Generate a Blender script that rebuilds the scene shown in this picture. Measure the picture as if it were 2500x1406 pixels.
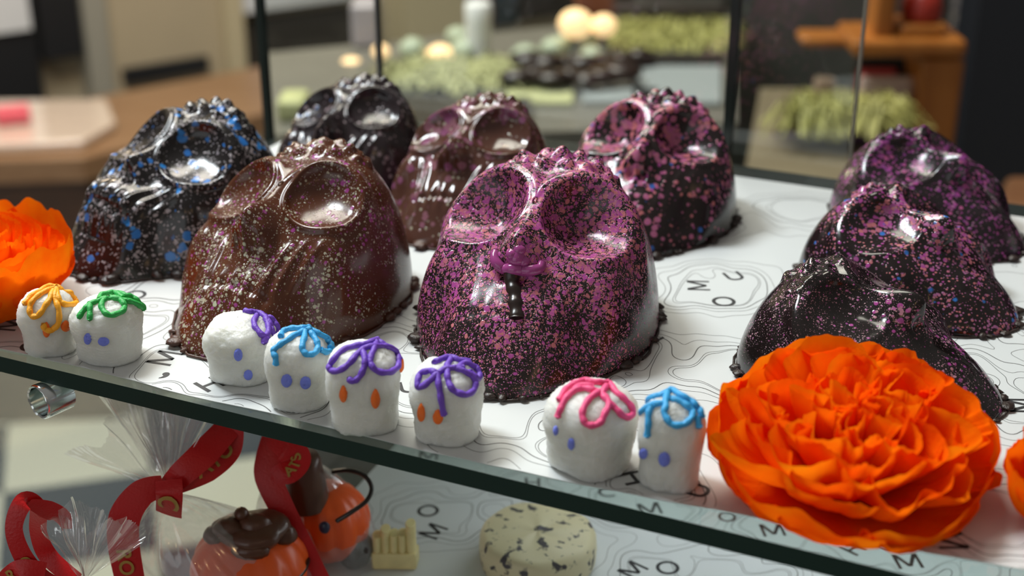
import bpy, bmesh, math, random
import numpy as np
from mathutils import Vector, Matrix
from mathutils.bvhtree import BVHTree

S = bpy.context.scene
for o in list(bpy.data.objects):
    bpy.data.objects.remove(o)
R = math.radians
PITCH, CAMH, FPX = R(24), .27, 2500 * 50 / 36

# ------------------------------------------------------------------ camera, world, lights
cd = bpy.data.cameras.new('camera')
cam = bpy.data.objects.new('camera', cd)
S.collection.objects.link(cam)
cam.location = (0, 0, CAMH)
cam.rotation_euler = (math.pi / 2 - PITCH, 0, 0)
cd.lens, cd.sensor_width = 50, 36
cd.clip_start, cd.clip_end = .01, 60
cd.dof.use_dof = True
cd.dof.focus_distance = .575
cd.dof.aperture_fstop = 7.0
S.camera = cam

S.view_settings.view_transform = 'Standard'
S.view_settings.look = 'None'
S.view_settings.gamma = 1
S.view_settings.exposure = -0.42
S.cycles.use_denoising = True
S.cycles.max_bounces = 10
S.cycles.transparent_max_bounces = 24
S.cycles.sample_clamp_indirect = 6

w = bpy.data.worlds.new('world')
S.world = w
w.use_nodes = True
nt = w.node_tree
bg = nt.nodes['Background']
tc = nt.nodes.new('ShaderNodeTexCoord')
sx = nt.nodes.new('ShaderNodeSeparateXYZ')
rp = nt.nodes.new('ShaderNodeValToRGB')
nt.links.new(tc.outputs['Generated'], sx.inputs[0])
mr = nt.nodes.new('ShaderNodeMapRange')
mr.inputs[1].default_value = -1
nt.links.new(sx.outputs['Z'], mr.inputs[0])
nt.links.new(mr.outputs[0], rp.inputs[0])
rp.color_ramp.elements[0].position = .35
rp.color_ramp.elements[0].color = (.30, .27, .25, 1)
rp.color_ramp.elements[1].position = .9
rp.color_ramp.elements[1].color = (.66, .62, .58, 1)
nt.links.new(rp.outputs[0], bg.inputs[0])
bg.inputs[1].default_value = .42


def look(o, tgt):
    o.rotation_euler = (Vector(tgt) - o.location).to_track_quat('-Z', 'Y').to_euler()


def area(name, loc, tgt, sx_, sy_, power, col):
    l = bpy.data.lights.new(name, 'AREA')
    l.shape, l.size, l.size_y, l.energy, l.color = ('ELLIPSE' if sx_ == sy_ else 'RECTANGLE'), sx_, sy_, power, col
    o = bpy.data.objects.new(name, l)
    S.collection.objects.link(o)
    o.location = loc
    look(o, tgt)
    return o


def bulb(name, loc, power, col, r=.02):
    l = bpy.data.lights.new(name, 'POINT')
    l.energy, l.color, l.shadow_soft_size = power, col, r
    o = bpy.data.objects.new(name, l)
    S.collection.objects.link(o)
    o.location = loc
    return o


area('overhead_key', (-1.05, 1.30, 1.90), (0, .55, 0), .62, .62, 66, (.90, .97, 1.0))  # key light for the overhead display and ceiling lamps, not a window
area('front_fill', (-2.2, -2.4, .7), (0, .8, -.4), 3.2, 2.2, 26, (.93, .98, 1.0))  # fill added from the front left to brighten the lower shelf
area('room_fill', (-.5, 2.3, 2.3), (-.4, 2.3, -.4), 1.8, 1.2, 120, (1, .93, .82))  # fill added overhead to brighten the floor and background
for i, p in enumerate([(-.7, -1.6, 1.5), (.15, -1.9, 1.6), (.9, -1.3, 1.5), (-.25, 1.9, 1.55)]):
    bulb('ceiling_bulb', p, 3.0, (1, .62, .30), .03)

# ------------------------------------------------------------------ projection helpers (photo pixel -> point in the room)
CP, SP = math.cos(PITCH), math.sin(PITCH)


def ray(px, py):
    x, y = (px - 1250) / FPX, (703 - py) / FPX
    return np.array([x, CP + y * SP, -SP + y * CP])


def G(px, py, z=0.):
    r = ray(px, py)
    return np.array([0, 0, CAMH]) + r * ((z - CAMH) / r[2])


def D(px, py, Y):
    r = ray(px, py)
    return np.array([0, 0, CAMH]) + r * (Y / r[1])


def pxm(p):
    return FPX / (p[1] * CP - (p[2] - CAMH) * SP)


# ------------------------------------------------------------------ object helpers
def tag(o, label=None, cat=None, group=None, kind=None):
    for k, v in (('label', label), ('category', cat), ('group', group), ('kind', kind)):
        if v:
            o[k] = v
    return o


def link(name, me, mat=None, parent=None, smooth=True):
    o = bpy.data.objects.new(name, me)
    S.collection.objects.link(o)
    if mat is not None:
        me.materials.clear()
        for m in (mat if isinstance(mat, (list, tuple)) else [mat]):
            me.materials.append(m)
    if parent is not None:
        o.parent = parent
    if smooth:
        me.polygons.foreach_set('use_smooth', [True] * len(me.polygons))
    return o


def mesh(name, V, F, mat=None, parent=None, smooth=True, mi=None):
    me = bpy.data.meshes.new(name)
    me.from_pydata([tuple(map(float, v)) for v in V], [], F)
    o = link(name, me, mat, parent, smooth)
    if mi is not None:
        me.polygons.foreach_set('material_index', mi)
    me.update()
    return o


def empty(name, loc, rz=0):
    o = bpy.data.objects.new(name, None)
    S.collection.objects.link(o)
    o.location = loc
    o.rotation_euler = (0, 0, rz)
    o.empty_display_size = .02
    return o


class MB:
    """collects shapes, then links them as ONE mesh object"""

    def __init__(s):
        s.V, s.F, s.M = [], [], []

    def add(s, V, F, m=0):
        n = len(s.V)
        s.V += [tuple(map(float, v)) for v in V]
        s.F += [tuple(i + n for i in f) for f in F]
        s.M += [m] * len(F)
        return s

    def box(s, c, d, rz=0, m=0):
        cx, cy, cz = c
        a, b, h = d[0] / 2, d[1] / 2, d[2] / 2
        co, si = math.cos(rz), math.sin(rz)
        V = []
        for z in (-h, h):
            for x, y in ((-a, -b), (a, -b), (a, b), (-a, b)):
                V.append((cx + x * co - y * si, cy + x * si + y * co, cz + z))
        return s.add(V, [(3, 2, 1, 0), (4, 5, 6, 7), (0, 1, 5, 4), (1, 2, 6, 5), (2, 3, 7, 6), (3, 0, 4, 7)], m)

    def prism(s, pts, z0, z1, m=0):
        n = len(pts)
        V = [(p[0], p[1], z0) for p in pts] + [(p[0], p[1], z1) for p in pts]
        F = [tuple(range(n - 1, -1, -1)), tuple(range(n, 2 * n))] + [(i, (i + 1) % n, (i + 1) % n + n, i + n) for i in range(n)]
        return s.add(V, F, m)

    def tube(s, pts, r, n=10, m=0, closed=False, caps=True):
        P = [np.array(p, float) for p in pts]
        N = len(P)
        rr = r if hasattr(r, '__len__') else [r] * N
        V, F = [], []
        up = None
        for i in range(N):
            a = P[(i - 1) % N] if (closed or i > 0) else P[i]
            b = P[(i + 1) % N] if (closed or i < N - 1) else P[i]
            t = b - a
            t = t / (np.linalg.norm(t) + 1e-12)
            if up is None:
                up = np.array([0, 0, 1.]) if abs(t[2]) < .9 else np.array([1., 0, 0])
            up = up - t * np.dot(up, t)
            up /= np.linalg.norm(up) + 1e-12
            q = np.cross(t, up)
            for k in range(n):
                a_ = 2 * math.pi * k / n
                V.append(P[i] + rr[i] * (math.cos(a_) * up + math.sin(a_) * q))
        for i in range(N if closed else N - 1):
            j = (i + 1) % N
            for k in range(n):
                F.append((i * n + k, j * n + k, j * n + (k + 1) % n, i * n + (k + 1) % n))
        if caps and not closed:
            for i, sg in ((0, -1), (N - 1, 1)):
                c = len(V)
                t = P[i] - P[1 if i == 0 else N - 2]
                t = t / (np.linalg.norm(t) + 1e-12)
                V.append(P[i] + t * rr[i] * .7)
                for k in range(n):
                    a, b = i * n + k, i * n + (k + 1) % n
                    F.append((b, a, c) if i == 0 else (a, b, c))
        return s.add(V, F, m)

    def ball(s, c, r, seed=0, lump=0., nu=14, nv=9, m=0):
        rnd = random.Random(seed)
        ph = [rnd.uniform(0, 6.28) for _ in range(6)]
        r = r if hasattr(r, '__len__') else (r, r, r)
        V, F = [], []
        for i in range(nv + 1):
            a = math.pi * i / nv
            for k in range(nu):
                b = 2 * math.pi * k / nu
                d = np.array([math.sin(a) * math.cos(b), math.sin(a) * math.sin(b), math.cos(a)])
                f = 1 + lump * (math.sin(3.1 * d[0] + ph[0]) + math.sin(3.7 * d[1] + ph[1]) + math.sin(4.3 * d[2] + ph[2]) + .6 * math.sin(7 * d[0] + 6 * d[1] + ph[3]))
                V.append((c[0] + r[0] * d[0] * f, c[1] + r[1] * d[1] * f, c[2] + r[2] * d[2] * f))
        for i in range(nv):
            for k in range(nu):
                F.append((i * nu + k, (i + 1) * nu + k, (i + 1) * nu + (k + 1) % nu, i * nu + (k + 1) % nu))
        return s.add(V, F, m)

    def grid(s, P, m=0, wrap=False):
        a, b = P.shape[:2]
        V = P.reshape(-1, 3)
        F = []
        for i in range(a if wrap else a - 1):
            for j in range(b - 1):
                i2 = (i + 1) % a
                F.append((i * b + j, i2 * b + j, i2 * b + j + 1, i * b + j + 1))
        return s.add(V, F, m)

    def build(s, name, mat=None, parent=None, smooth=True, merge=False):
        return mesh(name, s.V, s.F, mat, parent, smooth, s.M)


def bevelled(o, wdt=.002, seg=3):
    b = o.modifiers.new('bevel', 'BEVEL')
    b.width, b.segments, b.limit_method = wdt, seg, 'ANGLE'
    o.data.polygons.foreach_set('use_smooth', [True] * len(o.data.polygons))
    wn = o.modifiers.new('wn', 'WEIGHTED_NORMAL')
    return o


def spline(pts, n=8, closed=False):
    P = [np.array(p, float) for p in pts]
    N = len(P)
    out = []
    for i in range(N if closed else N - 1):
        p0 = P[(i - 1) % N] if (closed or i > 0) else P[0]
        p1, p2 = P[i], P[(i + 1) % N]
        p3 = P[(i + 2) % N] if (closed or i + 2 < N) else P[N - 1]
        for k in range(n):
            t = k / n
            out.append(.5 * ((2 * p1) + (-p0 + p2) * t + (2 * p0 - 5 * p1 + 4 * p2 - p3) * t * t + (-p0 + 3 * p1 - 3 * p2 + p3) * t ** 3))
    if not closed:
        out.append(P[-1])
    return out


_glyph = {}


def glyph(txt, bold=.012):
    """flat triangles of a text, cap height 1, centred on the origin"""
    if (txt, bold) in _glyph:
        return _glyph[(txt, bold)]
    if txt == 'M':
        h_, t_, x_ = .5, .070, .52
        V = np.array([(-x_, -h_), (-x_ + 2 * t_, -h_), (-x_ + 2 * t_, h_), (-x_, h_), (x_ - 2 * t_, -h_), (x_, -h_), (x_, h_), (x_ - 2 * t_, h_),
                      (-x_, h_), (-x_ + .20, h_), (.085, -.36), (-.085, -.36), (x_ - .20, h_), (x_, h_), (.085, -.36), (-.085, -.36)])
        _glyph[(txt, bold)] = (V, [(0, 1, 2, 3), (4, 5, 6, 7), (8, 11, 10, 9), (12, 15, 14, 13)])
        return _glyph[(txt, bold)]
    c = bpy.data.curves.new('t', 'FONT')
    c.body, c.align_x, c.align_y, c.offset = txt, 'CENTER', 'CENTER', bold
    c.size = 1.38
    c.resolution_u = 6
    o = bpy.data.objects.new('t', c)
    S.collection.objects.link(o)
    bpy.context.view_layer.update()
    ev = o.evaluated_get(bpy.context.evaluated_depsgraph_get())
    me = ev.to_mesh()
    V = np.array([v.co[:2] for v in me.vertices])
    F = [tuple(p.vertices) for p in me.polygons]
    ev.to_mesh_clear()
    bpy.data.objects.remove(o)
    bpy.data.curves.remove(c)
    V = V - (V.max(0) + V.min(0)) / 2
    _glyph[(txt, bold)] = (V, F)
    return V, F


# ------------------------------------------------------------------ materials
def newmat(name):
    m = bpy.data.materials.new(name)
    m.use_nodes = True
    t = m.node_tree
    return m, t, t.nodes['Principled BSDF'], t.nodes['Material Output']


def c4(c):
    return (c[0], c[1], c[2], 1)


def plain(name, col, rough=.5, metal=0., spec=.5, var=.0, vscale=30, bump=0., bscale=200, coat=0.):
    m, t, b, _ = newmat(name)
    b.inputs['Base Color'].default_value = c4(col)
    b.inputs['Roughness'].default_value = rough
    b.inputs['Metallic'].default_value = metal
    b.inputs['Specular IOR Level'].default_value = spec
    b.inputs['Coat Weight'].default_value = coat
    co = t.nodes.new('ShaderNodeTexCoord')
    if var:
        n = t.nodes.new('ShaderNodeTexNoise')
        n.inputs['Scale'].default_value = vscale
        n.inputs['Detail'].default_value = 4
        t.links.new(co.outputs['Object'], n.inputs['Vector'])
        r = t.nodes.new('ShaderNodeValToRGB')
        r.color_ramp.elements[0].position, r.color_ramp.elements[1].position = .3, .7
        r.color_ramp.elements[0].color = c4([x * (1 - var) for x in col])
        r.color_ramp.elements[1].color = c4([min(1, x * (1 + var)) for x in col])
        t.links.new(n.outputs[0], r.inputs[0])
        t.links.new(r.outputs[0], b.inputs['Base Color'])
    if bump:
        n = t.nodes.new('ShaderNodeTexNoise')
        n.inputs['Scale'].default_value = bscale
        n.inputs['Detail'].default_value = 3
        t.links.new(co.outputs['Object'], n.inputs['Vector'])
        bp = t.nodes.new('ShaderNodeBump')
        bp.inputs['Distance'].default_value = bump
        t.links.new(n.outputs[0], bp.inputs['Height'])
        t.links.new(bp.outputs[0], b.inputs['Normal'])
    return m


def math_(t, op, a, b=None, clamp=False):
    n = t.nodes.new('ShaderNodeMath')
    n.operation = op
    n.use_clamp = clamp
    for i, v in enumerate((a, b)):
        if v is None:
            continue
        if isinstance(v, (int, float)):
            n.inputs[i].default_value = v
        else:
            t.links.new(v, n.inputs[i])
    return n.outputs[0]


def mixc(t, f, a, b):
    n = t.nodes.new('ShaderNodeMix')
    n.data_type = 'RGBA'
    if isinstance(f, (int, float)):
        n.inputs[0].default_value = f
    else:
        t.links.new(f, n.inputs[0])
    for i, v in ((6, a), (7, b)):
        if isinstance(v, (tuple, list)):
            n.inputs[i].default_value = c4(v)
        else:
            t.links.new(v, n.inputs[i])
    return n.outputs[2]


def splat(name, base, layers, rough=.2, seed=0., warp=.0012, fine=.70, patch=2.2):
    """chocolate with sprayed dots of coloured cocoa butter: layers of (colour, colour, cells per metre, size, power, mask) where mask = (direction, low, high, least)"""
    m, t, b, _ = newmat(name)
    co = t.nodes.new('ShaderNodeTexCoord')
    add = t.nodes.new('ShaderNodeVectorMath')
    add.inputs[1].default_value = (seed, seed * 1.7, -seed)
    t.links.new(co.outputs['Object'], add.inputs[0])
    nz = t.nodes.new('ShaderNodeTexNoise')
    nz.inputs['Scale'].default_value = 330
    nz.inputs['Detail'].default_value = 2
    t.links.new(add.outputs[0], nz.inputs['Vector'])
    wv = t.nodes.new('ShaderNodeVectorMath')
    wv.operation = 'MULTIPLY_ADD'
    wv.inputs[1].default_value = (warp,) * 3
    t.links.new(nz.outputs['Color'], wv.inputs[0])
    t.links.new(add.outputs[0], wv.inputs[2])
    big = t.nodes.new('ShaderNodeTexNoise')
    big.inputs['Scale'].default_value = 55
    big.inputs['Detail'].default_value = 3
    t.links.new(add.outputs[0], big.inputs['Vector'])
    bigv = math_(t, 'MULTIPLY_ADD', big.outputs[0], patch)
    bigv.node.inputs[2].default_value = .95 - patch * .55
    col = None
    hgt = None
    cur = base
    for (ca, cb, sc, rad, pw, mask) in layers:
        v = t.nodes.new('ShaderNodeTexVoronoi')
        v.inputs['Scale'].default_value = sc * fine
        t.links.new(wv.outputs[0], v.inputs['Vector'])
        sp = t.nodes.new('ShaderNodeSeparateColor')
        t.links.new(v.outputs['Color'], sp.inputs[0])
        th = math_(t, 'MULTIPLY', math_(t, 'POWER', sp.outputs[0], pw), rad)
        th = math_(t, 'MULTIPLY', th, math_(t, 'MAXIMUM', bigv, .25))
        if mask:
            d = t.nodes.new('ShaderNodeVectorMath')
            d.operation = 'DOT_PRODUCT'
            d.inputs[1].default_value = mask[0]
            t.links.new(co.outputs['Object'], d.inputs[0])
            k = t.nodes.new('ShaderNodeMapRange')
            k.inputs[1].default_value, k.inputs[2].default_value, k.inputs[3].default_value = mask[1], mask[2], mask[3]
            t.links.new(d.outputs['Value'], k.inputs[0])
            th = math_(t, 'MULTIPLY', th, k.outputs[0])
        f = math_(t, 'MULTIPLY', math_(t, 'SUBTRACT', th, v.outputs['Distance']), 9., True)
        cc = mixc(t, math_(t, 'MULTIPLY', math_(t, 'SUBTRACT', sp.outputs[1], .52), 3.5, True), ca, cb)
        cur = mixc(t, f, cur, cc)
        hgt = f if hgt is None else math_(t, 'MAXIMUM', hgt, f)
    t.links.new(cur, b.inputs['Base Color'])
    b.inputs['Roughness'].default_value = rough
    bp = t.nodes.new('ShaderNodeBump')
    bp.inputs['Distance'].default_value = .00012
    bp.inputs['Strength'].default_value = .7
    t.links.new(hgt, bp.inputs['Height'])
    t.links.new(bp.outputs[0], b.inputs['Normal'])
    return m


def clear(name, tint, refl=.05, rough=.02, haze=0., hazecol=(.8, .8, .8), power=1.0):
    """thin clear sheet: see-through with a fresnel reflection and a little haze"""
    m, t, b, out = newmat(name)
    t.nodes.remove(b)
    tr = t.nodes.new('ShaderNodeBsdfTransparent')
    tr.inputs[0].default_value = c4(tint)
    gl = t.nodes.new('ShaderNodeBsdfGlossy')
    gl.inputs['Roughness'].default_value = rough
    gl.inputs[0].default_value = (1, 1, 1, 1)
    lw = t.nodes.new('ShaderNodeLayerWeight')
    lw.inputs[0].default_value = .5
    f = math_(t, 'MULTIPLY_ADD', math_(t, 'POWER', lw.outputs['Facing'], 5.), .9 * power, True)
    f.node.inputs[2].default_value = .04 + refl
    mx = t.nodes.new('ShaderNodeMixShader')
    t.links.new(f, mx.inputs[0])
    t.links.new(tr.outputs[0], mx.inputs[1])
    t.links.new(gl.outputs[0], mx.inputs[2])
    last = mx.outputs[0]
    if haze:
        df = t.nodes.new('ShaderNodeBsdfDiffuse')
        df.inputs[0].default_value = c4(hazecol)
        m2 = t.nodes.new('ShaderNodeMixShader')
        m2.inputs[0].default_value = haze
        t.links.new(last, m2.inputs[1])
        t.links.new(df.outputs[0], m2.inputs[2])
        last = m2.outputs[0]
    t.links.new(last, out.inputs[0])
    return m


def crepe(name, col, col2):
    m, t, b, out = newmat(name)
    t.nodes.remove(b)
    co = t.nodes.new('ShaderNodeTexCoord')
    n = t.nodes.new('ShaderNodeTexNoise')
    n.inputs['Scale'].default_value = 60
    n.inputs['Detail'].default_value = 3
    t.links.new(co.outputs['Object'], n.inputs['Vector'])
    k = math_(t, 'MULTIPLY', math_(t, 'SUBTRACT', n.outputs[0], .35), 3., True)
    c = mixc(t, k, col, col2)
    df = t.nodes.new('ShaderNodeBsdfDiffuse')
    tl = t.nodes.new('ShaderNodeBsdfTranslucent')
    t.links.new(c, df.inputs[0])
    t.links.new(c, tl.inputs[0])
    wv = t.nodes.new('ShaderNodeTexNoise')
    wv.inputs['Scale'].default_value = 900
    t.links.new(co.outputs['Object'], wv.inputs['Vector'])
    bp = t.nodes.new('ShaderNodeBump')
    bp.inputs['Distance'].default_value = .0003
    t.links.new(wv.outputs[0], bp.inputs['Height'])
    t.links.new(bp.outputs[0], df.inputs['Normal'])
    mx = t.nodes.new('ShaderNodeMixShader')
    mx.inputs[0].default_value = .45
    t.links.new(df.outputs[0], mx.inputs[1])
    t.links.new(tl.outputs[0], mx.inputs[2])
    t.links.new(mx.outputs[0], out.inputs[0])
    return m


def checker(name, a, b_, org, ang, size):
    m, t, b, _ = newmat(name)
    co = t.nodes.new('ShaderNodeTexCoord')
    mp = t.nodes.new('ShaderNodeMapping')
    mp.vector_type = 'TEXTURE'
    mp.inputs['Location'].default_value = (org[0], org[1], 0)
    mp.inputs['Rotation'].default_value = (0, 0, ang)
    t.links.new(co.outputs['Object'], mp.inputs[0])
    ck = t.nodes.new('ShaderNodeTexChecker')
    ck.inputs['Scale'].default_value = 1 / size
    ck.inputs[1].default_value, ck.inputs[2].default_value = c4(a), c4(b_)
    ad = t.nodes.new('ShaderNodeVectorMath')
    ad.inputs[1].default_value = (0, 0, .37 * size)
    t.links.new(mp.outputs[0], ad.inputs[0])
    t.links.new(ad.outputs[0], ck.inputs[0])
    t.links.new(ck.outputs[0], b.inputs['Base Color'])
    b.inputs['Roughness'].default_value = .16
    return m


def wood(name, col, col2, rough=.35, scale=9, stretch=(1, 8, 8)):
    m, t, b, _ = newmat(name)
    co = t.nodes.new('ShaderNodeTexCoord')
    mp = t.nodes.new('ShaderNodeMapping')
    mp.inputs['Scale'].default_value = stretch
    t.links.new(co.outputs['Object'], mp.inputs[0])
    n = t.nodes.new('ShaderNodeTexNoise')
    n.inputs['Scale'].default_value = scale
    n.inputs['Detail'].default_value = 5
    t.links.new(mp.outputs[0], n.inputs['Vector'])
    k = math_(t, 'MULTIPLY', math_(t, 'SUBTRACT', n.outputs[0], .3), 2.5, True)
    t.links.new(mixc(t, k, col, col2), b.inputs['Base Color'])
    b.inputs['Roughness'].default_value = rough
    return m


M = {}
M['paper'] = plain('white_paper', (.60, .625, .625), .55, var=.02, vscale=9, spec=.35)
M['ink'] = plain('black_ink', (.02, .02, .022), .6)
M['line'] = plain('grey_ink', (.10, .10, .10), .6)
M['glass_face'] = clear('shelf_glass', (.88, .94, .92), .0, .03, .03, (.62, .68, .66))
M['glass_edge'] = plain('dark_green_glass_edge', (.004, .024, .018), .35, spec=.25)
M['pane'] = clear('clear_pane', (.95, .975, .965), .0, .02, .0)
M['pane_edge'] = plain('dark_pane_edge', (.018, .028, .025), .2)
M['cello'] = clear('cellophane', (.95, .94, .94), .07, .12, .11, (.75, .72, .72), 1.4)
M['steel'] = plain('polished_steel', (.72, .76, .76), .14, 1.)
M['ribbon'] = plain('red_ribbon', (.50, .004, .006), .38, bump=.0002, bscale=900, spec=.4)
M['gold'] = plain('gold_print', (.42, .26, .06), .35, .4)
M['darkchoc'] = plain('dark_chocolate', (.018, .010, .008), .28, bump=.0003, bscale=160)
M['milkchoc'] = plain('milk_chocolate', (.085, .030, .015), .3, bump=.0003, bscale=160)
M['orangechoc'] = plain('orange_chocolate', (.80, .10, .012), .35, var=.12, vscale=40)
M['crepe'] = crepe('orange_crepe_paper', (.96, .16, .003), (1.0, .30, .006))
M['crepe2'] = crepe('deep_orange_crepe_paper', (.94, .10, .003), (1.0, .20, .004))


def sugar_mat():
    m, t, b, _ = newmat('white_sugar')
    b.inputs['Base Color'].default_value = (.72, .735, .69, 1)
    b.inputs['Subsurface Weight'].default_value = 1.
    b.inputs['Subsurface Radius'].default_value = (1, .95, .85)
    b.inputs['Subsurface Scale'].default_value = .011
    b.inputs['Roughness'].default_value = .42
    co = t.nodes.new('ShaderNodeTexCoord')
    n = t.nodes.new('ShaderNodeTexNoise')
    n.inputs['Scale'].default_value = 1100
    n.inputs['Detail'].default_value = 4
    t.links.new(co.outputs['Object'], n.inputs['Vector'])
    bp = t.nodes.new('ShaderNodeBump')
    bp.inputs['Distance'].default_value = .0005
    bp.inputs['Strength'].default_value = .7
    t.links.new(n.outputs[0], bp.inputs['Height'])
    t.links.new(bp.outputs[0], b.inputs['Normal'])
    return m


M['sugar'] = sugar_mat()


def icing(name, col):
    return plain(name, col, .5, bump=.0003, bscale=1300)


ICE = {'yellow': icing('yellow_icing', (1.0, .42, .012)), 'green': icing('green_icing', (.025, .42, .08)),
       'purple': icing('purple_icing', (.16, .06, .52)), 'blue': icing('sky_blue_icing', (.04, .38, .76)),
       'pink': icing('pink_icing', (.88, .08, .25)), 'eye_blue': icing('periwinkle_icing', (.19, .24, .82)),
       'eye_orange': icing('orange_icing', (.95, .17, .01))}

# ------------------------------------------------------------------ setting: floor, walls
ZF = CAMH - 1.6
f0, f1, f2 = G(8, 1202, ZF), G(400, 1128, ZF), G(47, 1034, ZF)
fang = R(16)
fl = MB()
fl.prism([(-5, -2.5), (5, -2.5), (5, 7), (-5, 7)], ZF - .1, ZF)
floor = fl.build('floor', checker('checkered_tiles', (.62, .58, .49), (.022, .026, .040), f0, fang, .30), smooth=False)
tag(floor, kind='structure')

WANG = R(34.8)
wd = np.array([math.cos(WANG), math.sin(WANG), 0])
wn = np.array([-math.sin(WANG), math.cos(WANG), 0])
wp = np.array([-1.35, 3.62, 0.])


def W(px, py, off=0.):
    r = ray(px, py)
    o = np.array([0, 0, CAMH])
    p0 = wp - wn * off
    return o + r * (np.dot(p0 - o, wn) / np.dot(r, wn))


def wallbox(name, x0, y0, x1, y1, th, mat, off=0., z0=None, z1=None):
    a, b = W(x0, (y0 + y1) / 2, off), W(x1, (y0 + y1) / 2, off)
    m_ = W((x0 + x1) / 2, y1, off), W((x0 + x1) / 2, y0, off)
    za = m_[0][2] if z0 is None else z0
    zb = m_[1][2] if z1 is None else z1
    c = (a + b) / 2 - wn * th / 2
    mb = MB().box((c[0], c[1], (za + zb) / 2), (np.linalg.norm(b - a), th, zb - za), WANG)
    return mb.build(name, mat, smooth=False)


c = wp + wn * .06 + wd * .6
wl = MB().box((c[0], c[1], .1), (6.5, .12, 2.9), WANG).build('wall_back', plain('beige_wall', (.46, .40, .28), .7, var=.08, vscale=3), smooth=False)
tag(wl, kind='structure')

M['black'] = plain('black_board', (.010, .011, .013), .5)
M['dkbrown'] = plain('dark_brown_board', (.030, .026, .020), .5)
M['whiteb'] = plain('white_board', (.66, .68, .70), .5)
M['cream'] = plain('cream_paint', (.52, .45, .29), .6)
M['greyb'] = plain('grey_paint', (.30, .29, .24), .6)
tag(wallbox('wall_panel', -120, -300, 60, 270, .05, M['black']), 'black board low on the wall left of beige door', 'board')
tag(wallbox('wall_panel', 60, -300, 158, 132, .07, M['black']), 'tall black board hanging beside the beige door', 'board')
tag(wallbox('notice', -90, -200, 56, 82, .01, M['whiteb'], .051), 'white notice pinned on the black board at far left', 'notice')
d = wallbox('door', 225, -400, 505, 210, .06, plain('beige_door', (.44, .37, .25), .55, var=.05, vscale=4))
tag(d, 'plain beige door behind the low wooden table', 'door')
kp = wallbox('kick_plate', 297, 150, 503, 186, .02, M['black'], .061)
kp.parent = d
tag(kp, 'dark plate across the foot of the door')
tag(wallbox('trim_1', 508, -400, 552, 215, .09, M['cream']), kind='structure')
tag(wallbox('trim_2', 165, -400, 222, 240, .08, M['greyb']), kind='structure')
tag(wallbox('wall_panel', 556, 28, 900, 158, .05, M['dkbrown']), 'dark brown board on the back wall right of the door trim', 'board')
tag(wallbox('notice', 552, -150, 840, 12, .03, M['whiteb'], .05), 'white paper above the dark brown wall board', 'notice')
tag(wallbox('trim_3', 945, -400, 1092, 200, .10, M['cream']), kind='structure')
tag(wallbox('wall_panel', 1094, -200, 1240, 66, .05, plain('slate_blue_board', (.035, .05, .055), .4)), 'slate blue board on the wall above the display counter', 'board')
tag(wallbox('wall_batten', 1160, -200, 1192, 60, .02, plain('brown_batten', (.16, .07, .04), .5), .051), 'brown upright batten over the slate blue board', 'batten')
tag(wallbox('wall_panel', 1245, -250, 1420, 30, .06, M['dkbrown']), 'dark board on the wall behind the glowing light spots', 'board')

# low wooden table at the left, with a wrapped tray on it
ZT = -.70
tab = empty('low_table', tuple(G(300, 300, ZF)))
tag(tab, 'low brown wooden table in front of the beige door', 'table')
tp = [G(-260, 330, ZT), G(645, 160, ZT), G(650, 276, ZT), G(200, 388, ZT), G(-260, 400, ZT)]
M['tabletop'] = wood('brown_table_wood', (.20, .105, .048), (.27, .16, .085), .3)
M['tablebody'] = wood('dark_table_wood', (.030, .014, .008), (.060, .026, .013), .4)


def to_local(o, child):
    child.parent = o
    bpy.context.view_layer.update()
    child.matrix_parent_inverse = o.matrix_world.inverted()
    return child


to_local(tab, MB().prism(tp[::-1], ZT - .05, ZT).build('tabletop', M['tabletop'], smooth=False))
cen = sum(tp) / 5
to_local(tab, MB().prism([cen + (p - cen) * .96 for p in tp][::-1], ZF, ZT - .05).build('cabinet_body', M['tablebody'], smooth=False))

tr = empty('wrapped_tray', tuple(G(120, 330, ZT)))
tag(tr, 'tray wrapped in shiny clear film, its glare painted pale, on the low table', 'tray')
M['shine'] = plain('film_with_pale_glare', (.66, .54, .44), .15, spec=.9, bump=.003, bscale=22, coat=.8)  # pale colour carries the glare on the wrapped tray
q = [G(-160, 268, ZT), G(262, 262, ZT), G(285, 318, ZT), G(205, 366, ZT), G(-160, 384, ZT)]
to_local(tr, bevelled(MB().prism(q[::-1], ZT + .001, ZT + .022).build('tray', M['shine'], smooth=False), .006))
pk = bevelled(MB().box(tuple(G(25, 300, ZT + .03) + [0, .02, .014]), (.075, .05, .03), R(20)).build('candy_packet', plain('pink_packet', (.72, .10, .14), .4)), .005)
tag(pk, 'small pink packet lying on the shiny wrapped tray', 'packet')
bulb('table_fill', (-1.05, 2.75, .15), 14.0, (1, .80, .58), .08)  # unseen light added above the table to brighten the wrapped tray

# ------------------------------------------------------------------ display case: shelves, panes, paper
EA = R(-24.44)
eu = np.array([math.cos(EA), math.sin(EA), 0])
ev_ = np.array([-math.sin(EA), math.cos(EA), 0])
VF = float(np.dot((G(0, 870) + G(2234, 1408)) / 2, ev_))
VB = .775


def UV(u, v, z=0.):
    return eu * u + ev_ * v + np.array([0, 0, z])


def on_v(px, v, z=0.):
    """point of the vertical plane v = const seen at pixel column px, at height z"""
    lo, hi = -3000, 1400
    for _ in range(60):
        mid = (lo + hi) / 2
        p = G(px, mid, z)
        if p[2] - CAMH > 0 or np.dot(p, ev_) > v or p[1] < 0:
            lo = mid
        else:
            hi = mid
    return G(px, hi, z)


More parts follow.
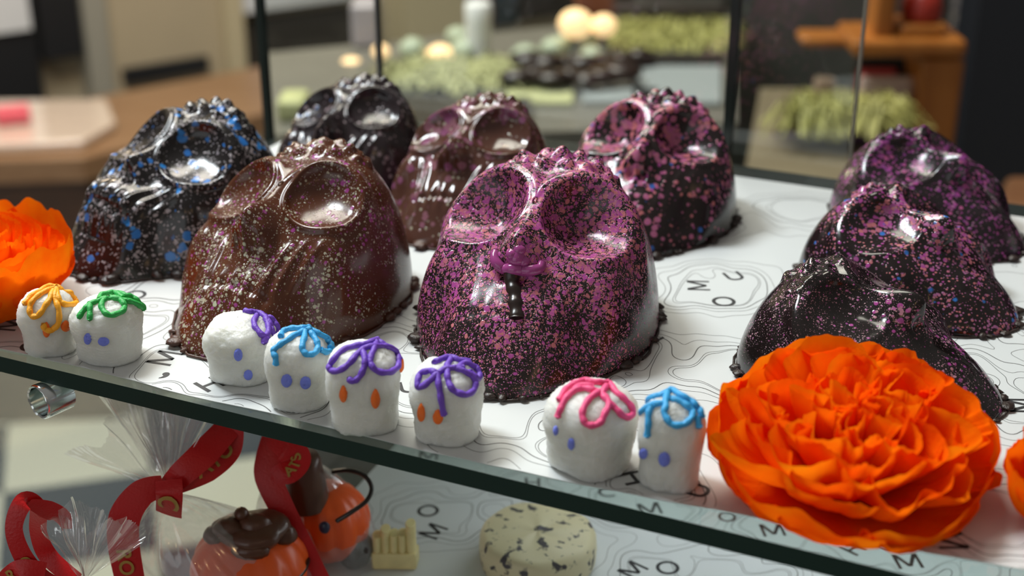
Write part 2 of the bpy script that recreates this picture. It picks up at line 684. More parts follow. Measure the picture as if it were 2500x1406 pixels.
def slab(name, v0, v1, z0, z1, label, u0=-.476, u1=.75):
    mb = MB()
    P = [UV(u0, v0), UV(u1, v0), UV(u1, v1), UV(u0, v1)]
    V = [(p[0], p[1], z0) for p in P] + [(p[0], p[1], z1) for p in P]
    mb.add(V, [(3, 2, 1, 0), (4, 5, 6, 7)], 0)
    mb.add(V, [(0, 1, 5, 4), (1, 2, 6, 5), (2, 3, 7, 6), (3, 0, 4, 7)], 1)
    o = mb.build(name, [M['glass_face'], M['glass_edge']], smooth=False)
    return tag(o, label, 'shelf')


ZL = -.13
sl = MB().box(tuple(UV(.10, VF + .20, -.0125)), (.70, .012, .008), EA).build('shelf_fill_strip', plain('white_strip_housing', (.7, .7, .7), .4), smooth=False)  # unseen strip and its glow, added to light the lower shelf
tag(sl, 'added white light strip hidden under the upper glass shelf', 'lamp')
al = area('shelf_fill_glow', tuple(UV(.10, VF + .20, -.0170)), tuple(UV(.10, VF + .12, -.2)), .70, .012, .9, (.92, .98, 1.0))
slab('glass_shelf', VF, VB - .01, -.0075, 0, 'upper glass shelf with a dark green front edge')
slab('glass_shelf', VF - .05, VB - .01, ZL - .008, ZL, 'lower glass shelf under the bagged pumpkins', -.85)


def contours(mb, inside, centres, z, lo, hi, seed=3, step=.0013, mat=2, shift=(0, 0)):
    """thin printed contour rings round the letter groups"""
    rng = np.random.RandomState(seed)
    xs = np.arange(lo[0], hi[0], step)
    ys = np.arange(lo[1], hi[1], step)
    X, Y = np.meshgrid(xs, ys, indexing='ij')
    Fd = np.full(X.shape, 9.)
    wob = np.zeros(X.shape)
    for k in range(10):
        fx, fy = rng.normal(0, 60, 2) * (1 + .25 * k)
        wob += .0042 / (1 + .35 * k) * np.sin(fx * X + fy * Y + rng.uniform(0, 6.3))
    for (cx, cy) in centres:
        Fd = np.minimum(Fd, np.hypot(X - cx, Y - cy)) if Fd is None else -np.log(np.exp(-Fd * 260) + np.exp(-np.hypot(X - cx, Y - cy) * 260)) / 260
    Fd = Fd + wob
    for lev, wdt in ((.0125, .00013), (.0137, .00012), (.0185, .00022), (.0235, .00012), (.031, .00012)):
        A = Fd - lev
        s = A > 0
        code = s[:-1, :-1] * 1 + s[1:, :-1] * 2 + s[1:, 1:] * 4 + s[:-1, 1:] * 8
        for i, j in zip(*np.where((code > 0) & (code < 15))):
            cs = [(i, j), (i + 1, j), (i + 1, j + 1), (i, j + 1)]
            pt = []
            for a, b in ((0, 1), (1, 2), (2, 3), (3, 0)):
                va, vb = A[cs[a]], A[cs[b]]
                if (va > 0) != (vb > 0):
                    t = va / (va - vb)
                    pt.append(np.array([xs[cs[a][0]] + (xs[cs[b][0]] - xs[cs[a][0]]) * t, ys[cs[a][1]] + (ys[cs[b][1]] - ys[cs[a][1]]) * t]))
            for k in range(0, len(pt) - 1, 2):
                p, q_ = pt[k], pt[k + 1]
                if not (inside(p) and inside(q_)):
                    continue
                dd = q_ - p
                L = np.linalg.norm(dd)
                if L < 1e-6:
                    continue
                nn = np.array([-dd[1], dd[0]]) / L * wdt
                dd = dd / L * .00005
                mb.add([(*(p - dd + nn), z), (*(p - dd - nn), z), (*(q_ + dd - nn), z), (*(q_ + dd + nn), z)], [(0, 1, 2, 3)], mat)


def letters(mb, items, z, inside, mat=1):
    for (ch, px, py, up, hgt) in items:
        p = G(px, py, z)
        V, F = glyph(ch)
        u = np.array([math.cos(R(up)), math.sin(R(up))])
        r_ = np.array([u[1], -u[0]])
        pts = [p[:2] + hgt * (v[0] * r_ + v[1] * u) for v in V]
        keep = [f for f in F if all(inside(pts[i]) for i in f)]
        mb.add([(a[0], a[1], z + .00008) for a in pts], keep, mat)


def sheet(name, edge_px, z, back_v, letter_list, centres_px, label, seed, left=None, right_u=.62, left_u=-.468):
    E_ = [G(a, b, z) for a, b in edge_px]
    rng = random.Random(seed)
    us = [float(np.dot(p, eu)) for p in E_]
    vs = [float(np.dot(p, ev_)) for p in E_]
    prof = lambda u: float(np.interp(u, us, vs)) if us[0] <= u <= us[-1] else (vs[0] + (u - us[0]) * (vs[1] - vs[0]) / (us[1] - us[0]) if u < us[0] else vs[-1] + (u - us[-1]) * (vs[-1] - vs[-2]) / (us[-1] - us[-2]))
    u = left_u
    pts = []
    while u < right_u:
        pts.append(UV(u, prof(u) + rng.uniform(-.0004, .0004)))
        u += .012
    if left is not None:
        back = [UV(right_u, back_v), UV(left, back_v)]
    else:
        back = [UV(right_u, back_v), UV(left_u, back_v)]
    poly = pts + back
    mb = MB()
    mb.prism(poly, z - .0003, z, 0)

    def inside(p):
        uu, vv = p[0] * eu[0] + p[1] * eu[1], p[0] * ev_[0] + p[1] * ev_[1]
        return left_u < uu < right_u and prof(uu) + .0005 < vv < back_v
    cs = [tuple(G(a, b, z)[:2]) for a, b in centres_px]
    xs_, ys_ = [p[0] for p in cs], [p[1] for p in cs]
    contours(mb, inside, cs, z + .00005, (min(xs_) - .05, min(ys_) - .05), (max(xs_) + .05, max(ys_) + .05), seed)
    letters(mb, letter_list, z, inside)
    o = mb.build(name, [M['paper'], M['ink'], M['line']], smooth=False)
    return tag(o, label, 'paper')


ZP = .0006
LET = [('M', 22, 792, 170, .0115), ('C', 74, 846, 120, .010), ('M', 490, 682, 150, .011), ('O', 486, 718, 120, .010), ('M', 402, 874, 163, .0115),
       (',', 402, 917, 75, .016), ('H', 512, 938, 135, .011), ('O', 905, 793, 100, .0105), ('H', 1040, 797, 132, .010), ('U', 1000, 945, 102, .010),
       ('H', 1532, 876, 133, .011), ('C', 1592, 822, 120, .009), ('M', 1705, 697, 176, .0105), ('U', 1792, 674, 107, .010), ('O', 1767, 736, 100, .0105),
       ('M', 2490, 990, 178, .0105), ('H', 1548, 1166, 20, .010), ('U', 1700, 1196, 150, .010), ('M', 2320, 1318, 0, .010), ('C', 1725, 548, 100, .010),
       ('O', 1640, 530, 100, .010), ('H', 2050, 1240, 133, .010), ('O', 2390, 1180, 100, .010), ('U', 1380, 560, 110, .010), ('O', 330, 720, 110, .010)]
CEN = [(40, 815), (440, 700), (430, 895), (560, 930), (960, 830), (860, 800), (1040, 960), (1530, 870), (1750, 705), (1450, 1100), (1600, 1180), (1230, 1010),
       (1000, 880), (700, 980), (2480, 1000), (2380, 900), (2050, 1180), (2450, 800), (1700, 540), (1480, 560), (2400, 1250), (300, 790), (1800, 900), (1960, 520), (2440, 600)]
sheet('printed_paper', [(0, 851), (190, 893), (467, 967), (700, 1016), (1000, 1092), (1480, 1194), (1800, 1254), (2234, 1342), (2500, 1391)], ZP, .745, LET, CEN,
      'white paper printed with letters and contour lines under the chocolate skulls', 5)
ZPL = ZL + .0006
LET2 = [('O', 1045, 1247, 130, .011), ('M', 1058, 1297, 150, .011), ('O', 1630, 1386, 100, .011), ('M', 1545, 1391, 140, .011), ('M', 1046, 1112, 90, .010), ('H', 1300, 1178, 90, .010),
        ('C', 1480, 1201, 90, .010), ('M', 1586, 1242, 100, .011), ('O', 1775, 1262, 90, .009), ('M', 1886, 1294, 95, .011), ('H', 2082, 1338, 135, .011), ('M', 2216, 1370, 95, .012), ('C', 2160, 1330, 90, .009)]
CEN2 = [(1050, 1270), (1590, 1395), (1300, 1180), (1560, 1230), (1900, 1300), (2090, 1340), (2230, 1370), (2400, 1390), (1750, 1400), (1850, 1420)]
le = G(820, 1180, ZPL)
sheet('printed_paper', [(620, 1500), (2600, 1960)], ZPL, VB - .04, LET2, CEN2, 'white printed paper on the lower shelf under the speckled round cake', 8,
      left=float(np.dot(G(900, 1110, ZPL), eu)), left_u=float(np.dot(G(690, 1400, ZPL), eu)))

# back panes of the case
ZPANE = 1.1
panes = [('glass_partition', 645, 925, 0.0, 'back glass pane behind the dark blue skull'), ('glass_partition', 925, 1768, .0, 'wide back glass pane behind the brown and pink skulls'),
         ('glass_partition', 1768, 2066, .0, 'back glass pane in front of the basket of shreds')]
for n, xa, xb, off, lab in panes:
    a, b = on_v(xa + 6, VB + off), on_v(xb + 6, VB + off)
    c, L = (a + b) / 2, np.linalg.norm(b - a)
    o = empty(n, (c[0], c[1], ZL))
    tag(o, lab, 'glass pane')
    ang = math.atan2(b[1] - a[1], b[0] - a[0])
    to_local(o, MB().box((c[0], c[1], (ZL + ZPANE) / 2), (L - .004, .0012, ZPANE - ZL), ang).build('pane', M['pane'], smooth=False))
    p = b
    wdt = {925: .0016, 1768: .0048, 2066: .0012}[xb]
    to_local(o, MB().box((p[0], p[1], (ZL + ZPANE) / 2), (wdt, .006, ZPANE - ZL), ang).build('edge', M['steel'] if xb == 925 else (M['greyb'] if xb == 2066 else M['pane_edge']), smooth=False))
    if xa == 645:
        to_local(o, MB().box((a[0], a[1], (ZL + ZPANE) / 2), (.0046, .006, ZPANE - ZL), ang).build('edge', M['pane_edge'], smooth=False))

# steel stand-off tube below the shelf edge
zt = -.0075 - .0079
tc0 = G(125, 968, zt)
ax = np.array([.62, .78, 0])
ax /= np.linalg.norm(ax)
sd = np.array([-ax[1], ax[0], 0])
up = np.array([0, 0, 1.])
mb = MB()
n = 40
prof = [(-.0062, .0076), (-.0066, .0071), (-.0062, .0064), (.0066, .0064), (.0066, .0078), (-.0055, .0078)]
V, F = [], []
for k in range(n):
    a = 2 * math.pi * k / n
    for (x, r_) in prof:
        jag = .0002 * math.sin(k * 5.1) if x < -.005 else 0
        V.append(tc0 + ax * (x + jag) + r_ * (math.cos(a) * sd + math.sin(a) * up))
m_ = len(prof)
for k in range(n):
    for j in range(m_):
        F.append((k * m_ + j, k * m_ + (j + 1) % m_, ((k + 1) % n) * m_ + (j + 1) % m_, ((k + 1) % n) * m_ + j))
o = mb.add(V, F).build('metal_tube', M['steel'])
tag(o, 'short shiny metal tube under the edge of the upper shelf', 'tube')
es = o.modifiers.new('es', 'EDGE_SPLIT')
es.split_angle = R(40)

# ------------------------------------------------------------------ chocolate skulls
PY = np.array([-.064, -.060, -.052, -.042, -.032, -.022, -.012, -.002, .008, .018, .028, .036, .044, .052, .064])
PH = np.array([.013, .016, .021, .0275, .034, .0405, .0475, .0545, .0600, .0645, .0680, .0702, .0705, .067, .056])
_ty = np.linspace(-.075, .075, 601)
_th = np.interp(_ty, PY, PH)
_k = np.exp(-np.linspace(-2.2, 2.2, 41) ** 2)
_th = np.convolve(np.pad(_th, 20, 'edge'), _k / _k.sum(), 'valid')


def sstep(a, b, x):
    t = np.clip((x - a) / (b - a), 0, 1)
    return t * t * (3 - 2 * t)


def skull_mesh(name, eye=.0085, rim=.0012, nose=.010, ripple=1.0, flower=1.0, teeth=1.0, jaw_block=False, chinw=.30, seed=0, brow=0.004, eyer=1.0, nosey=.0185, tilt=0., nosew=1., eyy=.0002, wings=.0015, nostril=.0040):
    nth, nr = 260, 130
    rng = np.random.RandomState(seed)
    th = np.linspace(0, 2 * np.pi, nth, endpoint=False)
    s = np.linspace(0.012, 1, nr)
    sp = np.sin(s * np.pi / 2)
    T, SR = np.meshgrid(th, sp, indexing='ij')
    c, sn = np.cos(T), np.sin(T)
    a, bb = .0490, .0625
    p = 2.35
    rad = 1 / ((np.abs(c) / a) ** p + (np.abs(sn) / bb) ** p) ** (1 / p)
    ox, oy = rad * c, rad * sn
    ox = ox * (1 - chinw * sstep(0, 1, np.clip(-oy / bb, 0, 1)))
    x, y = ox * SR, oy * SR
    prof = np.interp(y, _ty, _th)
    z = prof * np.clip(1 - SR ** 3.0, 0, 1) ** .52
    z = z * (1 + tilt * x / a)
    if jaw_block:
        z = z + .011 * np.exp(-((y + .037) / .011) ** 2) * np.clip(1 - SR ** 5, 0, 1)
        blk = .0165 * np.clip(1 - np.clip((SR - .9) / .1, 0, 1) ** 6, 0, 1)
        cut = sstep(-.047, -.050, y)
        z = z * (1 - cut) + np.minimum(z, blk) * cut + 0
    # slight flare at the very base
    P = np.stack([x, y, z], -1)
    dT = np.roll(P, -1, 0) - np.roll(P, 1, 0)
    dS = np.gradient(P, axis=1)
    N = np.cross(dS, dT)
    N /= np.linalg.norm(N, axis=-1, keepdims=True) + 1e-12
    N[N[..., 2] < 0] *= -1
    ax_ = np.abs(x)
    g = lambda u, w_: np.exp(-(u / w_) ** 2)
    d = np.zeros_like(x)
    ex, ey, rx, ry = .0205, eyy, .0170 * eyer, .0155 * eyer
    q = np.sqrt(((ax_ - ex) / rx) ** 2 + ((y - ey - .10 * (ax_ - ex)) / ry) ** 2)
    d -= eye * np.clip(1 - (q / 1.06) ** 2, 0, 1) ** .95
    d += rim * g(q - 1.10, .09)
    d += brow * g(q - 1.28, .26) * sstep(ey - .002, ey + .012, y)
    d += nose * g(x, .0068 * nosew) * g(y + nosey, .0085 * nosew) + .0030 * g(x, .0042) * g(y + .004, .012)
    d += wings * g(ax_ - .0068, .0028) * g(y + nosey + .0035, .0040)
    d -= nostril * g(ax_ - .0032, .0024) * g(y + nosey + .0085, .0026)
    d += .0040 * g(ax_ - .034, .009) * g(y + .016, .009)
    d -= .0040 * g(ax_ - .031, .008) * g(y + .036, .010)
    d += .0030 * g(x, .020) * g(y + .041, .010)
    win = sstep(.022, .016, ax_)
    d += teeth * win * (.0009 * np.cos(2 * np.pi * x / .0068) * g(y + .0405, .0055) - .0015 * g(y + .0405, .0013))
    for kk in range(3):
        lx = .0150 + .0052 * kk + .16 * (y + .030) + 9. * (y + .030) ** 2
        d += ripple * .0016 * g(ax_ - lx, .0013) * sstep(-.044 + .003 * kk, -.034 + .003 * kk, y) * sstep(-.018 + .003 * kk, -.026 + .003 * kk, y)
    for fx, fy, fs in ((-.0075, .0275, 1.3), (.0085, .0290, 1.3), (.0005, .0385, 1.2), (-.0185, .0310, .85), (.0195, .0320, .85)):
        for k in range(5):
            an = 2 * np.pi * k / 5 + fx * 90 + seed
            d += flower * .0029 * fs * g(np.hypot(x - fx - .0047 * fs * np.cos(an), y - fy - .0047 * fs * np.sin(an)), .0025 * fs)
        d += flower * .0030 * g(np.hypot(x - fx, y - fy), .0017)
    d *= np.clip(z / .012, 0, 1)
    P = P + N * d[..., None]
    P[..., 2] = np.maximum(P[..., 2], 0)
    V = P.reshape(-1, 3).tolist()
    F = []
    for i in range(nth):
        i2 = (i + 1) % nth
        for j in range(nr - 1):
            F.append((i * nr + j, i * nr + j + 1, i2 * nr + j + 1, i2 * nr + j))
    V.append(P[:, 0].mean(0).tolist())
    cc = len(V) - 1
    for i in range(nth):
        F.append((i * nr, ((i + 1) % nth) * nr, cc)[::-1])
    F.append(tuple(i * nr + nr - 1 for i in range(nth))[::-1])
    me = bpy.data.meshes.new(name)
    me.from_pydata(V, [], F)
    me.polygons.foreach_set('use_smooth', [True] * (len(F) - 1) + [False])
    me.update()
    rim_pts = P[:, nr - 1]
    return me, rim_pts


def crumbs(rim, seed, count=34, lo=.0010, hi=.0034):
    rnd = random.Random(seed)
    mb = MB()
    for _ in range(count):
        p = rim[rnd.randrange(len(rim))]
        r_ = rnd.uniform(lo, hi)
        k = 1 + rnd.uniform(0, .35) * r_ / .05
        mb.ball((p[0] * k, p[1] * k, r_ * .62), (r_ * rnd.uniform(.8, 1.5), r_ * rnd.uniform(.8, 1.5), r_ * .62), rnd.random(), .10, 9, 6)
    # thin uneven foot running right round
    n = len(rim)
    ph = [rnd.uniform(0, 6.28) for _ in range(4)]
    ring = []
    for i in range(0, n, 4):
        a = i / n * 2 * math.pi
        e = .0006 + .0006 * (math.sin(9 * a + ph[0]) + math.sin(17 * a + ph[1]) + .6 * math.sin(31 * a + ph[2]))
        p = rim[i] * (1 + max(e, 0) / .05)
        ring.append((p[0], p[1], .0006))
    mb.tube(ring, .0006, 6, closed=True)
    return mb


MAG, MAG2, SAL = (.37, .060, .27), (.25, .05, .22), (.50, .155, .175)
UPY = (0, -.35, .94)
DK = (.012, .0075, .0075)
faceM = ((0, -.1, 1), .004, .045, .18)


def skull(px_label, center, chin, scale, mat, me, rim, crumb_mat, seed, group='chocolate skulls on the upper shelf', hgt=1.0):
    o = empty('chocolate_skull', (center[0], center[1], ZP + .0002), math.atan2(chin[1], chin[0]) + math.pi / 2)
    o.scale = (scale, scale, scale * hgt)
    tag(o, px_label, 'chocolate skull', group)
    link('skull_shell', me, mat, o, smooth=False)
    crumbs(rim, seed).build('base_crumbs', crumb_mat, o)
    return o


m_pink = splat('dark_chocolate_magenta_spray', DK, [(MAG, SAL, 400, .74, .45, ((0, -.1, 1), .004, .045, .45)), (MAG, SAL, 640, .64, .5, ((0, -.1, 1), .004, .045, .5)), (MAG, SAL, 1100, .60, .55, ((0, -.1, 1), .0, .04, .7)), (SAL, (.55, .22, .30), 1900, .62, .9, ((0, 0, 1), -.01, .04, .7))], .22, .31, warp=.0026, fine=.9, patch=1.1)
m_pink6 = splat('dark_chocolate_salmon_spray', (.014, .008, .008), [((.40, .11, .22), (.50, .15, .16), 340, .86, .40, ((-.4, 0, .85), -.02, .05, .35)), ((.40, .12, .18), MAG, 560, .62, .7, faceM), ((.03, .12, .42), (.03, .12, .42), 210, .34, 3.5, None)], .22, 1.2)
m_p7 = splat('dark_chocolate_violet_spray', (.014, .009, .011), [((.24, .045, .22), (.40, .08, .22), 380, .66, .7, faceM), (MAG, (.30, .14, .22), 700, .60, .8, None)], .22, 2.3)
m_p8 = splat('dark_chocolate_rose_and_blue_spray', DK, [(MAG, SAL, 420, .74, .5, ((.0, -.2, .95), .01, .055, .15)), ((.36, .12, .26), SAL, 800, .72, .6, ((0, -.5, .8), -.02, .05, .35)), ((.03, .16, .50), (.03, .16, .50), 230, .40, 3.2, None)], .16, 3.7)
m_p9 = splat('dark_chocolate_fine_pink_spray', (.010, .0075, .007), [(MAG, (.30, .06, .26), 300, .62, 1.3, ((0, -.9, .3), -.03, .04, .4)), ((.42, .20, .26), (.40, .12, .30), 520, .58, 1.2, ((0, -.9, .3), -.06, .03, .45)), ((.50, .30, .34), (.36, .14, .26), 1000, .50, 1.4, None), ((.50, .30, .34), (.36, .14, .26), 1900, .40, 1.6, None)], .14, 5.1, fine=.95)
m_black = splat('dark_chocolate_blue_and_white_spray', (.012, .010, .010), [((.34, .31, .33), (.24, .22, .25), 520, .62, 1.1, ((0, -.9, .1), -.05, .03, .35)), ((.30, .27, .29), (.40, .36, .38), 900, .60, 1.1, None), ((.025, .16, .50), (.03, .22, .60), 250, .62, 1.5, ((0, -.5, .6), -.06, .03, .6))], .2, 7.7, warp=.003)
m_blue2 = splat('dark_chocolate_grey_blue_spray', (.020, .013, .015), [((.05, .12, .28), (.06, .09, .16), 260, .55, 1.2, ((-1, 0, .2), -.01, .05, .1)), ((.26, .20, .22), (.34, .28, .30), 420, .5, 1.2, None)], .2, 9.1)
m_brown = splat('milk_chocolate_green_and_pink_spray', (.080, .023, .009), [((.30, .045, .22), (.34, .06, .26), 420, .58, 1.3, ((-.2, -.4, .9), -.02, .06, .40)), ((.44, .46, .33), (.40, .37, .27), 330, .52, 1.8, ((-.2, -.95, .1), -.02, .05, .35)), ((.42, .38, .27), (.44, .44, .34), 760, .62, 1.2, ((-.2, -.9, .3), -.05, .04, .35)), ((.36, .31, .24), (.34, .10, .22), 1500, .55, 1.2, ((-.2, -.7, .4), -.05, .04, .4))], .2, 11.3, fine=.85)
m_brown4 = splat('milk_chocolate_rose_spray', (.075, .030, .020), [((.22, .09, .12), (.20, .06, .13), 240, .8, .45, ((-.8, 0, .6), -.03, .05, .3)), ((.30, .28, .20), (.26, .16, .16), 420, .5, 1.3, ((0, -.9, .2), -.05, .05, .5))], .14, 13.7)

meA, rimA = skull_mesh('skull_shell', eye=.0130, rim=.0010, eyer=.93, nose=.0100, ripple=.25, teeth=.2, flower=1.0, seed=1, chinw=.28)
meB, rimB = skull_mesh('skull_shell', eye=.0062, rim=.0020, nose=.0140, nosew=1.0, wings=.004, nostril=.0016, eyer=.82, ripple=.85, teeth=.7, flower=1.0, seed=2, chinw=.26, tilt=.10)
meC, rimC = skull_mesh('skull_shell', eyer=.90, eye=.0070, rim=.0022, nose=.0100, ripple=.9, teeth=1.2, flower=1.1, seed=3, jaw_block=True, chinw=.30)
meD, rimD = skull_mesh('skull_shell', eye=.0090, rim=.0008, nose=.0160, ripple=.2, teeth=.4, flower=.9, seed=4, chinw=.30, nosey=.0095, nosew=1.15, eyy=.0065)
M['crumb'] = plain('rough_dark_chocolate', (.022, .011, .008), .45, bump=.0006, bscale=500)
M['crumb2'] = plain('rough_milk_chocolate', (.060, .020, .010), .45, bump=.0006, bscale=500)

sk_pink = skull('large chocolate skull covered in magenta spray with a cross-shaped drip on its nose', (0.01, 0.559), (-0.33, -0.94), 1.05, m_pink, meA, rimA, M['crumb'], 21, hgt=1)
skull('milk chocolate skull with pale green and pink flecks behind the small sugar skulls', (-0.1005, 0.5875), (-0.45, -0.89), 1, m_brown, meB, rimB, M['crumb2'], 22, hgt=1)
skull('nearly black chocolate skull with blue and white flecks beside the orange flower', (-0.168, 0.664), (-0.66, -0.75), .97, m_black, meC.copy(), rimC, M['crumb'], 23, hgt=0.98)
skull('dark chocolate skull with grey and blue flecks at the back between two others', (-0.092, 0.752), (-0.33, -0.94), 0.83, m_blue2, meB.copy(), rimB, M['crumb'], 24, hgt=0.95)
skull('milk chocolate skull with a rosy sheen behind the magenta skull', (-0.0225, 0.702), (-0.36, -0.93), 0.86, m_brown4, meB.copy(), rimB, M['crumb2'], 25, hgt=0.98)
skull('salmon pink sprayed chocolate skull with deep dark eye sockets at the back', (0.0705, 0.694), (-0.34, -0.94), 0.91, m_pink6, meA.copy(), rimA, M['crumb'], 26, hgt=0.98)
skull('violet sprayed dark chocolate skull, rearmost of the three facing right', (0.215, 0.684), (0.53, -0.85), 0.86, m_p7, meD.copy(), rimD, M['crumb'], 27, hgt=0.76)
skull('rose sprayed dark chocolate skull with blue specks, middle of the three facing right', (0.183, 0.599), (0.62, -0.78), 0.85, m_p8, meD.copy(), rimD, M['crumb'], 28, hgt=0.76)
skull('glossy dark chocolate skull with fine pink dots behind the big orange flower', (0.145, 0.514), (0.82, -0.57), 0.86, m_p9, meD.copy(), rimD, M['crumb'], 29, hgt=0.75)
skull('dark chocolate skull cut off by the right edge of the view, nearer one', (.316, .632), (.6, -.8), 1.0, m_p7, meD.copy(), rimD, M['crumb'], 30, hgt=.68)
skull('dark chocolate skull cut off by the right edge of the view, farther one', (.345, .735), (.7, -.7), .9, m_blue2, meD.copy(), rimD, M['crumb'], 31)


def world_bvh(objs):
    bpy.context.view_layer.update()
    V, F = [], []
    for o in objs:
        n = len(V)
        V += [o.matrix_world @ v.co for v in o.data.vertices]
        F += [tuple(i + n for i in p.vertices) for p in o.data.polygons]
    return BVHTree.FromPolygons(V, F)


CAMV = Vector((0, 0, CAMH))


def on_surface(bvh, px, py, fallback):
    d = Vector(ray(px, py)).normalized()
    loc, nor, idx, dist = bvh.ray_cast(CAMV, d)
    if loc is None or dist > fallback + .03:
        p = CAMV + d * fallback
        loc, nor, idx, dist = bvh.find_nearest(p)
    if nor.dot(d) > 0:
        nor = -nor
    return loc, nor


# dripped cross on the nose of the magenta skull
shell = [c for c in sk_pink.children if c.name.startswith('skull_shell')][0]
bv = world_bvh([shell])
mb = MB()
dist0 = .6


def stroke(bvh, pts, r, lift, fb, n=6, taper=False):
    P = []
    for (a, b) in spline(pts, n):
        l, nn = on_surface(bvh, a, b, fb)
        P.append(np.array(l + nn * lift))
    for _ in range(2):
        P = [P[0]] + [(P[i - 1] + 2 * P[i] + P[i + 1]) / 4 for i in range(1, len(P) - 1)] + [P[-1]]
    return P


P = stroke(bv, [(1212, 616), (1212, 638), (1230, 655), (1262, 656), (1290, 660), (1316, 656), (1322, 640)], 0, .0006, dist0)
mb.tube(P, [.0018 + .0007 * math.sin(math.pi * i / (len(P) - 1)) for i in range(len(P))], 12)
for (a, b, r_) in ((1262, 632, .0040), (1248, 622, .0028), (1278, 640, .0030), (1270, 612, .0026)):
    l_, n_ = on_surface(bv, a, b, dist0)
    mb.ball(tuple(l_ - n_ * r_ * .45), r_, a, .05, 16, 10)
cross = mb.build('nose_cross', plain('magenta_cocoa_butter', (.30, .050, .20), .14))
to_local(sk_pink, cross)
mb = MB()
P = stroke(bv, [(1256, 662), (1255, 690), (1257, 720), (1258, 748), (1260, 775)], 0, -.0019, dist0)
mb.tube(P, [.0034 + .0003 * math.sin(i * .9) for i in range(len(P))], 14)
to_local(sk_pink, mb.build('bare_strip', M['darkchoc']))

# ------------------------------------------------------------------ little sugar skulls
PFZ = [0, .04, .15, .30, .45, .60, .74, .86, .94, .985, 1.0]
PFW = [.41, .445, .455, .462, .482, .50, .485, .42, .31, .16, .0]
PFD = [.36, .40, .43, .455, .485, .50, .49, .43, .32, .17, .0]


def sugar_body(wd_, dp, hg, seed, nz=110, nt_=120):
    rng = np.random.RandomState(seed)
    t = np.linspace(0, 1, nz)
    fz = np.concatenate([np.linspace(0, .9, int(nz * .68), endpoint=False), .9 + .1 * np.sin(np.linspace(0, np.pi / 2, nz - int(nz * .68)))])
    k = np.exp(-np.linspace(-2, 2, 9) ** 2)
    wx, wy = np.interp(fz, PFZ, PFW), np.interp(fz, PFZ, PFD)
    th = np.linspace(0, 2 * np.pi, nt_, endpoint=False)
    FZ, TH = np.meshgrid(fz, th, indexing='ij')
    p = 2.5
    r_ = 1 / (np.abs(np.cos(TH)) ** p + np.abs(np.sin(TH)) ** p) ** (1 / p)
    x = wx[:, None] * r_ * np.cos(TH)
    y = wy[:, None] * r_ * np.sin(TH)
    # cheeks pulled in below the eyes on the face side (-y)
    pull = np.exp(-((np.abs(x) - .40) / .10) ** 2 - ((FZ - .30) / .13) ** 2) * (y < .15)
    x *= 1 - .04 * pull
    y = np.where(y < 0, y * (1 - .05 * np.exp(-((FZ - .42) / .08) ** 2)), y)
    P = np.stack([x * wd_, y * dp, FZ * hg], -1)
    lump = np.zeros_like(x)
    for _ in range(7):
        f = rng.normal(0, 1, 3) * 9
        lump += .007 * np.sin(f[0] * x + f[1] * y + f[2] * FZ + rng.uniform(0, 6.28))
    for _ in range(9):
        f = rng.normal(0, 1, 3) * 34
        lump += .0035 * np.sin(f[0] * x + f[1] * y + f[2] * FZ + rng.uniform(0, 6.28))
    for _ in range(10):
        f = rng.normal(0, 1, 3) * 80
        lump += .0022 * np.sin(f[0] * x + f[1] * y + f[2] * FZ + rng.uniform(0, 6.28))
    lump += rng.normal(0, .0042, x.shape)
    cen_ = np.array([0, 0, .5 * hg])
    v = P - cen_
    P = cen_ + v * (1 + lump[..., None])
    P[..., 2] = np.clip(P[..., 2], 0, None)
    P[0, :, 2] = 0
    V = P.reshape(-1, 3).tolist()
    F = []
    for i in range(nz - 1):
        for j in range(nt_):
            j2 = (j + 1) % nt_
            F.append((i * nt_ + j, i * nt_ + j2, (i + 1) * nt_ + j2, (i + 1) * nt_ + j))
    F.append(tuple(range(nt_))[::-1])
    return V, F


def Zm(reg, w_):
    """pixel of a close-up back to a pixel of the whole photograph"""
    k = w_ / (reg[2] - reg[0])
    return lambda p: (reg[0] + p[0] / k, reg[1] + p[1] / k)


ZA = Zm((0, 480, 420, 930), 1312)
ZB = Zm((480, 720, 1220, 1120), 2500)
ZC = Zm((1280, 900, 1780, 1260), 1953)


